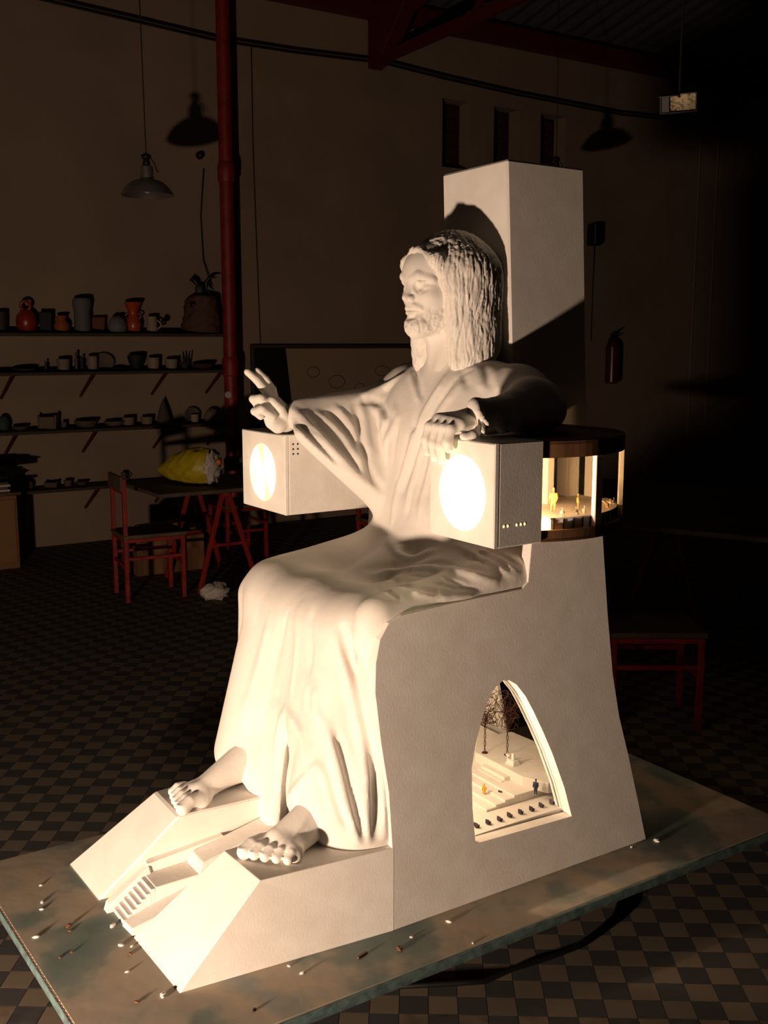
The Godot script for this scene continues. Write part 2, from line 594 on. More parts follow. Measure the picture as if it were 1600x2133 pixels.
func build_room() -> void:
	# floor slab, then the checkered tiles, laid askew to the walls
	var mb := MB.new()
	mb.box(Vector3(6, -0.06, -2.5), Vector3(24, 0.1, 15), 0.0)
	var floor_ := struct("floor", mb, M.grout, "checkered floor of small dark and light tiles")
	var t := 0.0785
	var ang := deg_to_rad(35.0)
	var U := Vector3(cos(ang), 0, sin(ang))
	var V := Vector3(-sin(ang), 0, cos(ang))
	var tile := MB.new()
	var h := t * 0.5 - 0.0008
	tile.hexa([Vector3(-h, -0.012, -h), Vector3(h, -0.012, -h), Vector3(h, -0.012, h), Vector3(-h, -0.012, h)], [Vector3(-h, 0, -h), Vector3(h, 0, -h), Vector3(h, 0, h), Vector3(-h, 0, h)], 0.0)
	var tm := tile.mesh()
	var o := Vector3(1.904, 0, -1.969)
	var spots := []
	for i in range(-120, 170):
		for j in range(-130, 130):
			var p := o + U * (t * (i + 0.5)) + V * (t * (j + 0.5))
			if p.z < WALL + 0.03 or p.z > -0.9 or p.x < 0.1 or p.x > 13.5: continue
			var f := p.x * 0.5476 - p.z * 0.8368          # inside the wedge of floor that can be seen, with a margin
			var s := p.x * 0.8368 + p.z * 0.5476
			if absf(s) > f * 0.42 + 0.35 or f < 1.7: continue
			if p.x > 0.75 and p.x < 2.7 and p.z > -3.0 and p.z < -2.25: continue   # under the board
			spots.append([f, p, posmod(i + j, 2)])
	spots.sort_custom(func(a, b): return a[0] < b[0])
	var bas := Basis(U, Vector3.UP, V)
	var rest := []
	var made := 0
	for q in spots:
		var p: Vector3 = q[1]
		var covered := p.x > 0.66 and p.x < 2.8 and p.z > -3.13 and p.z < -2.06
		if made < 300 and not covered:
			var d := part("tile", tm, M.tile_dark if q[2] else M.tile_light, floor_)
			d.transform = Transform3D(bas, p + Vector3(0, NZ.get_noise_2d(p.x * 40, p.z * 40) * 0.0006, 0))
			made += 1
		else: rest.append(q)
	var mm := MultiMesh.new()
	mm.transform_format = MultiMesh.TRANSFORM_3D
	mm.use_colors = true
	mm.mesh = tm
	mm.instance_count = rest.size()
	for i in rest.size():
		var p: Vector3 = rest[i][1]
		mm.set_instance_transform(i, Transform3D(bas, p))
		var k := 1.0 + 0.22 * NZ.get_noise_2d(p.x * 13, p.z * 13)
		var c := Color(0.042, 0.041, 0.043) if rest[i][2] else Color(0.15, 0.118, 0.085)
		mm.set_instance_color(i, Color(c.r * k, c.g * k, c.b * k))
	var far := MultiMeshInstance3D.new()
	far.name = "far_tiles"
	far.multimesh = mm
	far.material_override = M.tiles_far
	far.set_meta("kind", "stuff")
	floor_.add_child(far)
	# walls with thickness; the long back wall has three recessed windows
	mb = MB.new()
	var win := []
	for x in [6.74, 7.42, 8.08]:
		win.append([Vector2(x, 3.56), Vector2(x + 0.36, 3.56), Vector2(x + 0.36, 4.24), Vector2(x, 4.24)])
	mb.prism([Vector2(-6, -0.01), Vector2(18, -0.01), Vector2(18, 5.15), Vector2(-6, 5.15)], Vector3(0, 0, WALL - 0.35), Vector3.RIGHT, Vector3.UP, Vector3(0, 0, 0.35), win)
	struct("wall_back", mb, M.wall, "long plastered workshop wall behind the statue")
	for k in 3:
		var x: float = [6.74, 7.42, 8.08][k]
		var w := struct("window_%d" % (k + 1), null, null, "narrow dark window with a red-brown shutter set deep in the wall")
		mb = MB.new()
		mb.box(Vector3(x + 0.18, 3.9, WALL - 0.20), Vector3(0.36, 0.68, 0.03), 0.002)
		part("shutter", mb, M.shutter, w)
		for s in 5:
			mb = MB.new()
			mb.box(Vector3(x + 0.18, 3.62 + s * 0.135, WALL - 0.175), Vector3(0.30, 0.115, 0.02), 0.004)
			part("slat", mb, M.shutter, w)
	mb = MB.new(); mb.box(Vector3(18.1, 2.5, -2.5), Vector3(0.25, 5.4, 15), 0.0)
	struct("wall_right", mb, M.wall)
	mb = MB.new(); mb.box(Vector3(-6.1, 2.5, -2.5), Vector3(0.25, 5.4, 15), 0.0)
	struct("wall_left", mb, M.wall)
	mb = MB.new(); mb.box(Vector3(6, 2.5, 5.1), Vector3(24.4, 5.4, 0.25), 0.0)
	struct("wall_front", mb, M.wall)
	# corrugated roof rising from the back wall to a ridge and down again
	mb = MB.new()
	var rows := []
	var n := 460
	for side in [[-9.6, 5.0, -2.0, 6.9], [-2.0, 6.9, 5.4, 5.0]]:
		rows = []
		for yy in [0.0, 0.03]:
			for e in 2:
				var line := PackedVector3Array()
				for i in n + 1:
					var x := -6.2 + 24.4 * i / n
					var ee: int = e if yy == 0.0 else 1 - e
					line.push_back(Vector3(x, side[1 + 2 * ee] + yy + 0.03 * sin(x * TAU / 0.21), side[2 * ee]))
				rows.append(line)
		mb.grid([rows[0], rows[1]], false)
		mb.grid([rows[2], rows[3]], false)
	struct("ceiling", mb, M.roof, "dark corrugated sheet roof")
	# red steel: a beam along the wall top and trusses across the hall
	mb = MB.new()
	mb.box(Vector3(6, 4.93, WALL + 0.09), Vector3(23.6, 0.17, 0.16), 0.006)
	struct("trim_1", mb, M.red_deep, "dark red steel beam along the top of the wall")
	for x in [5.9, 10.9]:
		var tr := thing("roof_truss", "dark red steel roof truss above the %s" % ("statue" if x < 8 else "far end of the hall"), "truss")
		mb = MB.new(); mb.bar(Vector3(x, 4.47, WALL + 0.03), Vector3(x, 4.62, -2.0), 0.09, 0.07)
		part("bottom_chord", mb, M.red_deep, tr)
		mb = MB.new(); mb.bar(Vector3(x, 4.72, WALL + 0.03), Vector3(x, 6.68, -2.0), 0.14, 0.16)
		part("top_chord", mb, M.red_deep, tr)
		mb = MB.new()
		mb.prism([Vector2(WALL + 0.02, 4.40), Vector2(WALL + 0.25, 4.46), Vector2(WALL + 0.75, 4.98), Vector2(WALL + 0.02, 4.95)], Vector3(x - 0.08, 0, 0), Vector3(0, 0, 1), Vector3.UP, Vector3(0.16, 0, 0), [], 0.004)
		part("gusset", mb, M.red_deep, tr)
		for z in [-7.6, -6.0, -4.4]:
			mb = MB.new(); mb.bar(Vector3(x, 4.5 + (z + 9.2) * 0.02, z), Vector3(x, 4.72 + (z + 10.0) * 0.272, z + 0.8), 0.05, 0.05)
			part("strut", mb, M.red_deep, tr)
func build_board() -> void:
	var t := thing("base_board", "large painted board carrying the white statue, worn grey-green paint", "board")
	var mb := MB.new()
	mb.hexa([Vector3(0.63, 0.152, -2.02), Vector3(0.60, 0.152, -3.19), Vector3(2.93, 0.152, -3.19), Vector3(2.93, 0.152, -2.02)], [Vector3(0.63, TOP, -2.02), Vector3(0.60, TOP, -3.19), Vector3(2.93, TOP, -3.19), Vector3(2.93, TOP, -2.02)], 0.003)
	part("panel", mb, M.board, t)
	mb = MB.new()
	mb.hexa([Vector3(0.624, 0.150, -2.014), Vector3(0.594, 0.150, -3.19), Vector3(0.606, 0.150, -3.19), Vector3(0.636, 0.150, -2.014)], [Vector3(0.624, TOP - 0.002, -2.014), Vector3(0.594, TOP - 0.002, -3.19), Vector3(0.606, TOP - 0.002, -3.19), Vector3(0.636, TOP - 0.002, -2.014)], 0.002)
	part("edge_strip", mb, M.board_edge, t, "blue-green painted edge strip")
	mb = MB.new()
	mb.box(Vector3(1.78, 0.164, -2.016), Vector3(2.30, 0.028, 0.010), 0.002)
	part("edge_strip", mb, M.board_edge, t, "blue-green painted edge strip")
	mb = MB.new()                                                   # frayed paint along the front edge
	for i in 70:
		var u := (i + 0.5 + 0.4 * NZ.get_noise_1d(i * 7.3)) / 70.0
		var p := Vector3(0.63, TOP, -2.02).lerp(Vector3(0.60, TOP, -3.19), u)
		mb.blob(p + Vector3(0.003, -0.0022, 0), Vector3(0.004 + 0.003 * absf(NZ.get_noise_1d(i * 5.3)), 0.0016, 0.008 + 0.010 * absf(NZ.get_noise_1d(i * 3.1))), NZ, 0.5, 2.0, 6)
	part("frayed_edge", mb, M.rust, t, "bare chipped orange-brown edge")
	for x in [0.85, 1.75, 2.62]:
		for z in [-2.28, -2.95]:
			mb = MB.new()
			mb.box(Vector3(x, 0.075, z), Vector3(0.16, 0.15, 0.09), 0.004)
			part("foot_block", mb, M.wood_raw, t)
func arch_outline(z: float) -> Array:
	return [Vector2(1.747, 0.355), Vector2(2.114, 0.343), Vector2(2.081, 0.442), Vector2(2.03, 0.559), Vector2(1.99, 0.637), Vector2(1.951, 0.707), Vector2(1.92, 0.757), Vector2(1.886, 0.797), Vector2(1.86, 0.814), Vector2(1.838, 0.818), Vector2(1.815, 0.807), Vector2(1.799, 0.793), Vector2(1.775, 0.752), Vector2(1.758, 0.703), Vector2(1.74, 0.645), Vector2(1.73, 0.583), Vector2(1.734, 0.47)]

func ring(cy: float, cz: float, r: float, n := 40) -> Array:
	var a := []
	for i in n: a.append(Vector2(cz + r * cos(TAU * i / n), cy + r * sin(TAU * i / n)))
	return a

func build_statue() -> void:
	var st := thing("seated_statue", "white plaster model of a seated robed man with a hollow throne and glowing boxes", "statue")
	# --- throne: two side walls with a pointed arch, back, front, inner floor and top
	var prof := [Vector2(1.468, TOP), Vector2(2.443, TOP), Vector2(2.40, 0.32), Vector2(2.35, 0.48), Vector2(2.302, 0.62), Vector2(2.268, 0.76), Vector2(2.238, 0.95), Vector2(2.212, 1.15), Vector2(2.20, 1.255), Vector2(1.935, 1.255), Vector2(1.92, 1.09), Vector2(1.90, 1.074), Vector2(1.66, 1.066), Vector2(1.49, 1.056), Vector2(1.452, 1.040), Vector2(1.425, 1.0), Vector2(1.412, 0.94), Vector2(1.410, 0.86), Vector2(1.428, 0.72), Vector2(1.452, 0.58), Vector2(1.463, 0.43)]
	var throne := Node3D.new(); throne.name = "throne"; st.add_child(throne, true)
	var mb := MB.new()
	mb.prism(prof, Vector3(0, 0, -2.235), Vector3.RIGHT, Vector3.UP, Vector3(0, 0, 0.037), [arch_outline(0)], 0.002)
	part("side_wall", mb, M.slab, throne)
	mb = MB.new()
	var far_prof: Array = prof.slice(0, 10) + [Vector2(1.92, 1.03), Vector2(1.60, 1.0), Vector2(1.56, 0.9), Vector2(1.50, 0.43)]
	far_prof[0] = Vector2(1.47, TOP)
	mb.prism(far_prof, Vector3(0, 0, -3.05), Vector3.RIGHT, Vector3.UP, Vector3(0, 0, 0.035), [arch_outline(0)], 0.005)
	part("side_wall", mb, M.slab, throne)
	mb = MB.new()                                                   # thin moulding round the near arch
	var ao := arch_outline(0)
	for lip in [[0.012, -2.2425], [0.010, -2.262]]:
		var path := []
		for i in range(1, ao.size()): path.append(Vector3(ao[i].x, ao[i].y, lip[1]) + Vector3(0.004, -0.002, 0))
		mb.tube(path, lip[0] * 0.5, 6)
	part("arch_moulding", mb, M.plaster, throne)
	mb = MB.new()
	var su := Vector3(-0.243, 1.075, 0).normalized()
	var sn := Vector3(su.y, -su.x, 0)
	var bo := Vector3(2.441, TOP + 0.0105, 0)
	mb.prism([Vector2(-3.02, 0), Vector2(-2.23, 0), Vector2(-2.23, 1.075), Vector2(-3.02, 1.075)], bo - sn * 0.033, Vector3(0, 0, 1), su, -sn * 0.012, [[Vector2(-2.80, 0.176), Vector2(-2.29, 0.176), Vector2(-2.29, 0.74), Vector2(-2.34, 0.79), Vector2(-2.52, 0.80), Vector2(-2.74, 0.79), Vector2(-2.80, 0.74)]])
	part("back_wall", mb, M.slab, throne)
	mb = MB.new(); mb.box(Vector3(1.475, 0.6, -2.64), Vector3(0.03, 0.82, 0.76), 0.0)
	part("added_front_wall", mb, M.slab, throne)  # unseen wall behind the robe, added to block light
	mb = MB.new(); mb.box(Vector3(1.83, 1.0, -2.64), Vector3(0.72, 0.03, 0.79), 0.0)
	part("seat", mb, M.slab, throne)
	mb = MB.new(); mb.box(Vector3(1.895, 0.345, -2.63), Vector3(0.83, 0.02, 0.78), 0.0)
	part("chapel_floor", mb, M.plaster, throne)
	for k in 4:                                                     # low steps across the chapel floor
		mb = MB.new(); mb.box(Vector3(2.10 + k * 0.018, 0.359 + k * 0.006, -2.67), Vector3(0.40 - k * 0.036, 0.008, 0.66), 0.0015)
		part("chapel_step", mb, M.plaster, throne)
	mb = MB.new()                                                   # raised stage with a cut corner and two steps
	mb.prism([Vector2(2.075, -2.62), Vector2(2.075, -2.38), Vector2(2.11, -2.30), Vector2(2.25, -2.28), Vector2(2.32, -2.40), Vector2(2.30, -2.70), Vector2(2.16, -2.72)], Vector3(0, 0.378, 0), Vector3.RIGHT, Vector3(0, 0, 1), Vector3(0, 0.034, 0), [], 0.002)
	part("stage", mb, M.plaster, throne)
	for k in 2:
		mb = MB.new(); mb.box(Vector3(2.067 - k * 0.014, 0.388 - k * 0.010, -2.50), Vector3(0.03, 0.012, 0.12), 0.001)
		part("stage_step", mb, M.plaster, throne)
	# --- foot blocks with sloping fronts
	mb = MB.new()
	mb.hexa([Vector3(0.876, TOP, -2.252), Vector3(0.868, TOP, -2.552), Vector3(1.470, TOP, -2.56), Vector3(1.470, TOP, -2.1975)], [Vector3(1.092, 0.42, -2.236), Vector3(1.083, 0.42, -2.430), Vector3(1.470, 0.42, -2.46), Vector3(1.470, 0.42, -2.1975)], 0.0015)
	part("foot_block", mb, M.slab, st)
	mb = MB.new()
	mb.hexa([Vector3(0.848, TOP, -2.785), Vector3(0.842, TOP, -3.047), Vector3(1.47, TOP, -3.05), Vector3(1.47, TOP, -2.74)], [Vector3(1.062, 0.42, -2.690), Vector3(1.067, 0.42, -2.890), Vector3(1.47, 0.42, -2.95), Vector3(1.47, 0.42, -2.67)], 0.006)
	part("foot_block", mb, M.slab, st)
	# --- stairs and walkway between the feet
	var sc := Node3D.new(); sc.name = "staircase"; st.add_child(sc, true)
	mb = MB.new()
	mb.hexa([Vector3(0.848, TOP, -2.735), Vector3(0.848, TOP, -2.705), Vector3(1.0, TOP, -2.705), Vector3(1.0, TOP, -2.735)], [Vector3(0.856, 0.205, -2.735), Vector3(0.856, 0.205, -2.705), Vector3(0.975, 0.285, -2.705), Vector3(0.975, 0.285, -2.735)], 0.002)
	part("stringer", mb, M.plaster, sc)
	for k in 7:
		mb = MB.new()
		mb.box(Vector3(0.874 + k * 0.0135, TOP + 0.007 + k * 0.0055, -2.664), Vector3(0.0135, 0.014 + k * 0.011, 0.078), 0.001)
		part("step", mb, M.plaster, sc)
	mb = MB.new()
	mb.hexa([Vector3(0.958, TOP, -2.735), Vector3(0.958, TOP, -2.625), Vector3(1.47, TOP, -2.57), Vector3(1.47, TOP, -2.735)], [Vector3(0.962, 0.262, -2.735), Vector3(0.962, 0.262, -2.625), Vector3(1.47, 0.30, -2.57), Vector3(1.47, 0.30, -2.735)], 0.002)
	part("walkway", mb, M.plaster, sc)
	mb = MB.new()
	mb.hexa([Vector3(0.97, 0.25, -2.735), Vector3(0.97, 0.25, -2.715), Vector3(1.2, 0.25, -2.70), Vector3(1.2, 0.25, -2.735)], [Vector3(0.972, 0.29, -2.735), Vector3(0.972, 0.29, -2.712), Vector3(1.2, 0.325, -2.69), Vector3(1.2, 0.325, -2.735)], 0.002)
	part("kerb", mb, M.plaster, sc)
	mb = MB.new()
	mb.hexa([Vector3(1.08, 0.26, -2.70), Vector3(1.08, 0.26, -2.61), Vector3(1.33, 0.29, -2.61), Vector3(1.33, 0.29, -2.70)], [Vector3(1.10, 0.302, -2.695), Vector3(1.10, 0.30, -2.615), Vector3(1.33, 0.352, -2.61), Vector3(1.33, 0.352, -2.695)], 0.003)
	part("ramp", mb, M.plaster, sc)
	mb = MB.new()
	mb.hexa([Vector3(0.862, TOP, -2.622), Vector3(0.868, TOP, -2.555), Vector3(1.1, TOP, -2.53), Vector3(1.1, TOP, -2.622)], [Vector3(0.866, 0.195, -2.622), Vector3(0.872, 0.195, -2.57), Vector3(1.1, 0.258, -2.54), Vector3(1.1, 0.258, -2.622)], 0.002)
	part("side_ramp", mb, M.plaster, sc)
	# --- tower behind the head, leaning forward a little
	mb = MB.new()
	mb.hexa([Vector3(2.135, 1.0, -2.50), Vector3(2.135, 1.0, -2.85), Vector3(2.475, 1.0, -2.87), Vector3(2.475, 1.0, -2.525)], [Vector3(2.078, 2.287, -2.512), Vector3(2.078, 2.283, -2.834), Vector3(2.408, 2.288, -2.855), Vector3(2.408, 2.290, -2.535)], 0.006)
	part("tower", mb, M.slab, st)
	build_arm_box(st, 1.63, 2.0, -2.268, -1.997, 1.247, 1.508, true)
	build_arm_box(st, 1.60, 2.16, -3.35, -3.035, 1.192, 1.455, false)
	build_gallery(st)
	build_figure(st)

func build_arm_box(st: Node3D, x0: float, x1: float, z0: float, z1: float, y0: float, y1: float, near: bool) -> void:
	var b := Node3D.new(); b.name = "arm_box"; st.add_child(b, true)
	var w := 0.016
	var cy := (y0 + y1) * 0.5 - 0.005
	var cz := -2.128 if near else -3.196
	var r := 0.098
	var mb := MB.new()
	mb.prism([Vector2(z0, y0), Vector2(z1, y0), Vector2(z1, y1), Vector2(z0, y1)], Vector3(x0, 0, 0), Vector3(0, 0, 1), Vector3.UP, Vector3(w, 0, 0), [ring(cy, cz, r)], 0.003)
	part("front_panel", mb, M.slab, b)
	var xs := 1.79 if near else x1
	mb = MB.new()                                                   # the near one turns in a little towards the back
	var zb := z1 - (0.003 if near else 0.0)
	mb.hexa([Vector3(x0 + w, y0, z1 - w), Vector3(x0 + w, y0, z1), Vector3(xs, y0, zb), Vector3(xs, y0, zb - w)], [Vector3(x0 + w, y1, z1 - w), Vector3(x0 + w, y1, z1), Vector3(xs, y1, zb), Vector3(xs, y1, zb - w)], 0.002)
	part("side_panel", mb, M.slab, b)
	mb = MB.new(); mb.box(Vector3((x0 + x1) / 2 + w / 2, (y0 + y1) / 2, z0 + w / 2), Vector3(x1 - x0 - w, y1 - y0, w), 0.003)
	part("side_panel", mb, M.slab, b)
	mb = MB.new(); mb.box(Vector3((x0 + xs) / 2 + w / 2, y1 - w / 2, (z0 + z1) / 2), Vector3(xs - x0 - w, w, z1 - z0 - 2 * w), 0.0)
	part("top_panel", mb, M.slab, b)
	mb = MB.new(); mb.box(Vector3((x0 + xs) / 2 + w / 2, y0 + w / 2, (z0 + z1) / 2), Vector3(xs - x0 - w, w, z1 - z0 - 2 * w), 0.0)
	part("bottom_panel", mb, M.slab, b)
	if not near:
		mb = MB.new(); mb.box(Vector3(x1, (y0 + y1) / 2, (z0 + z1) / 2), Vector3(w, y1 - y0, z1 - z0), 0.003)
		part("rear_panel", mb, M.slab, b)
	# round window of twelve lit wedges
	var tint := [Color(1, 0.97, 0.86), Color(1, 0.93, 0.72), Color(1, 0.84, 0.80), Color(1, 0.98, 0.90), Color(1, 0.94, 0.60), Color(1, 0.90, 0.84)]
	for k in 12:
		mb = MB.new()
		var p := [Vector2(cz, cy)]
		for s in 5: p.append(Vector2(cz + (r + 0.004) * cos(TAU * (k + s / 4.0) / 12.0), cy + (r + 0.004) * sin(TAU * (k + s / 4.0) / 12.0)))
		mb.prism(p, Vector3(x0 + w * 0.45, 0, 0), Vector3(0, 0, 1), Vector3.UP, Vector3(0.003, 0, 0))
		var c: Color = tint[(k * 5 + 1) % 6]
		var key := "pane_%s_%d" % ["near" if near else "far", (k * 5 + 1) % 6]
		if not M.has(key):
			var g := mat(c, 0.4)
			g.emission_enabled = true
			g.emission = c.lerp(Color(1, 0.97, 0.9), 0.65 if near else 0.0)
			g.emission_energy_multiplier = 2.2 if near else 1.15
			M[key] = g
		part("window_pane", mb, M[key], b)
	var glow := OmniLight3D.new()
	glow.name = "box_window_light"
	glow.position = Vector3(x0 - 0.03, cy, cz)
	glow.light_color = Color(1, 0.88, 0.66)
	glow.light_energy = 0.010
	glow.light_size = 0.05
	glow.omni_range = 12.0
	glow.omni_attenuation = 2.0
	glow.shadow_enabled = true
	b.add_child(glow)
	if near:                                                        # small glowing discs put in for lit holes, the panel has no openings
		if not M.has("disc_glow"):
			M.disc_glow = mat(Color(1, 0.9, 0.7), 0.5)
			M.disc_glow.emission_enabled = true
			M.disc_glow.emission = Color(1, 0.85, 0.6)
			M.disc_glow.emission_energy_multiplier = 1.3
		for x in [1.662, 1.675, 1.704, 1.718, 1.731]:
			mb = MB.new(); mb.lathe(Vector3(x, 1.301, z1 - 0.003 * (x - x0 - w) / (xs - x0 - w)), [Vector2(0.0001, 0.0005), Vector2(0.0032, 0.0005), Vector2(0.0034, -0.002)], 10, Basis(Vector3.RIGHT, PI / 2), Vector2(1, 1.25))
			part("glow_disc", mb, M.disc_glow, b)
	else:
		for i in 2:
			for j in 3:
				mb = MB.new(); mb.lathe(Vector3(1.632 + i * 0.017, 1.425 - j * 0.016, z1), [Vector2(0, 0.0012), Vector2(0.0030, 0.0008), Vector2(0.0038, -0.001)], 10, Basis(Vector3.RIGHT, PI / 2))
				part("dark_hole_disc", mb, M.black, b)  # black discs laid on for the dark of drilled holes

func arc_pts(r: float, x0: float, x1: float, n := 26) -> Array:     # along the outer curve of the gallery
	var c := Vector2(1.93, -2.30)
	var a0 := acos((x0 - c.x) / r)
	var a1 := acos((x1 - c.x) / r)
	var out := []
	for i in n:
		var a := lerpf(a0, a1, float(i) / (n - 1))
		out.append(Vector2(c.x + r * cos(a), c.y + r * sin(a)))
	return out

func build_gallery(st: Node3D) -> void:
	var g := Node3D.new(); g.name = "gallery"; st.add_child(g, true)
	var outer := arc_pts(0.318, 1.79, 2.235)
	var slabp := outer + [Vector2(2.235, -2.43), Vector2(1.92, -2.43), Vector2(1.90, -2.272), Vector2(1.79, -2.268)]
	var deck := arc_pts(0.299, 1.835, 2.213) + [Vector2(2.235, -2.36), Vector2(2.235, -2.43), Vector2(1.92, -2.43), Vector2(1.90, -2.272), Vector2(1.79, -2.268), Vector2(1.79, -2.13)]
	var mb := MB.new()
	mb.prism(deck, Vector3(0, 1.264, 0), Vector3.RIGHT, Vector3(0, 0, 1), Vector3(0, 0.036, 0), [], 0.001)
	part("gallery_floor", mb, M.plaster, g)
	mb = MB.new()
	mb.prism(slabp, Vector3(0, 1.494, 0), Vector3.RIGHT, Vector3(0, 0, 1), Vector3(0, 0.012, 0), [], 0.002)
	part("gallery_roof", mb, M.wood_raw, g)
	mb = MB.new()
	mb.prism(slabp, Vector3(0, 1.2475, 0), Vector3.RIGHT, Vector3(0, 0, 1), Vector3(0, 0.006, 0))
	part("added_soffit", mb, M.wood_raw, g)  # plate added below the gallery to stop bulb light leaking down
	mb = MB.new()                                                   # sill and lintel bands of bare wood
	var inner := arc_pts(0.310, 1.797, 2.228)
	inner.reverse()
	mb.prism(outer + inner, Vector3(0, 1.245, 0), Vector3.RIGHT, Vector3(0, 0, 1), Vector3(0, 0.030, 0))
	part("sill", mb, M.wood_raw, g, "bare wood sill band")
	mb = MB.new()
	mb.prism(outer + inner, Vector3(0, 1.462, 0), Vector3.RIGHT, Vector3(0, 0, 1), Vector3(0, 0.040, 0))
	part("lintel", mb, M.wood_raw, g, "bare wood lintel band")
	mb = MB.new()
	var p0 := arc_pts(0.303, 1.83, 2.215)
	var l1 := arc_pts(0.272, 1.835, 2.185)
	l1.reverse()
	mb.prism(p0 + l1, Vector3(0, 1.3005, 0), Vector3.RIGHT, Vector3(0, 0, 1), Vector3(0, 0.004, 0))
	part("ledge", mb, M.plaster, g)
	for i in 15:
		var q: Vector2 = arc_pts(0.301, 1.84, 2.20, 15)[i]
		mb = MB.new(); mb.box(Vector3(q.x, 1.283, q.y), Vector3(0.0022, 0.038, 0.004), 0.0, Basis(Vector3.UP, atan2(q.x - 1.93, q.y + 2.30)))
		part("groove_strip", mb, M.wire, g, "thin dark divider on the parapet")
	# columns
	for c in [[1.975, -1.995, 0.030, 0.014, 1.266], [2.165, -2.095, 0.034, 0.014, 1.266], [2.012, -2.23, 0.026, 0.03, 1.3], [2.175, -2.32, 0.05, 0.045, 1.3], [2.222, -2.275, 0.02, 0.03, 1.3]]:
		mb = MB.new(); mb.box(Vector3(c[0], (c[4] + 1.494) * 0.5, c[1]), Vector3(c[2], 1.494 - c[4], c[3]), 0.002, Basis(Vector3.UP, atan2(c[0] - 1.93, c[1] + 2.30) if c[1] > -2.2 else 0.0))
		part("column", mb, M.plaster, g)
	var bulb := MB.new()
	bulb.lathe(Vector3(1.755, 1.312, -2.06), [Vector2(0.001, -0.016), Vector2(0.010, -0.012), Vector2(0.014, 0), Vector2(0.010, 0.012), Vector2(0.001, 0.016)], 12)
	M.bulb = mat(Color(1, 0.9, 0.75), 0.4)
	M.bulb.emission_enabled = true
	M.bulb.emission = Color(1, 0.85, 0.6)
	M.bulb.emission_energy_multiplier = 4.0
	part("bulb", bulb, M.bulb, g)
	var l := OmniLight3D.new()
	l.name = "bulb_light"
	l.position = Vector3(1.755, 1.312, -2.06)
	l.light_color = Color(1, 0.79, 0.54)
	l.light_energy = 0.09
	l.light_size = 0.012
	l.omni_range = 12.0
	l.omni_attenuation = 2.0
	l.shadow_enabled = true
	g.add_child(l)
	# lamp in the chapel, high on the inner front wall
	bulb = MB.new()
	bulb.lathe(Vector3(1.615, 0.70, -2.44), [Vector2(0.001, -0.018), Vector2(0.011, -0.013), Vector2(0.016, 0), Vector2(0.011, 0.013), Vector2(0.001, 0.018)], 12)
	part("chapel_bulb", bulb, M.bulb, st.get_node("throne"))
	l = OmniLight3D.new()
	l.name = "chapel_bulb_light"
	l.position = Vector3(1.615, 0.70, -2.44)
	l.light_color = Color(1, 0.86, 0.71)
	l.light_energy = 0.135
	l.light_size = 0.016
	l.omni_range = 12.0
	l.omni_attenuation = 2.0
	l.shadow_enabled = true
	st.add_child(l)
func hp(x: float, y: float, s: float) -> Vector3:
	return Vector3(x, y, ZC + s)

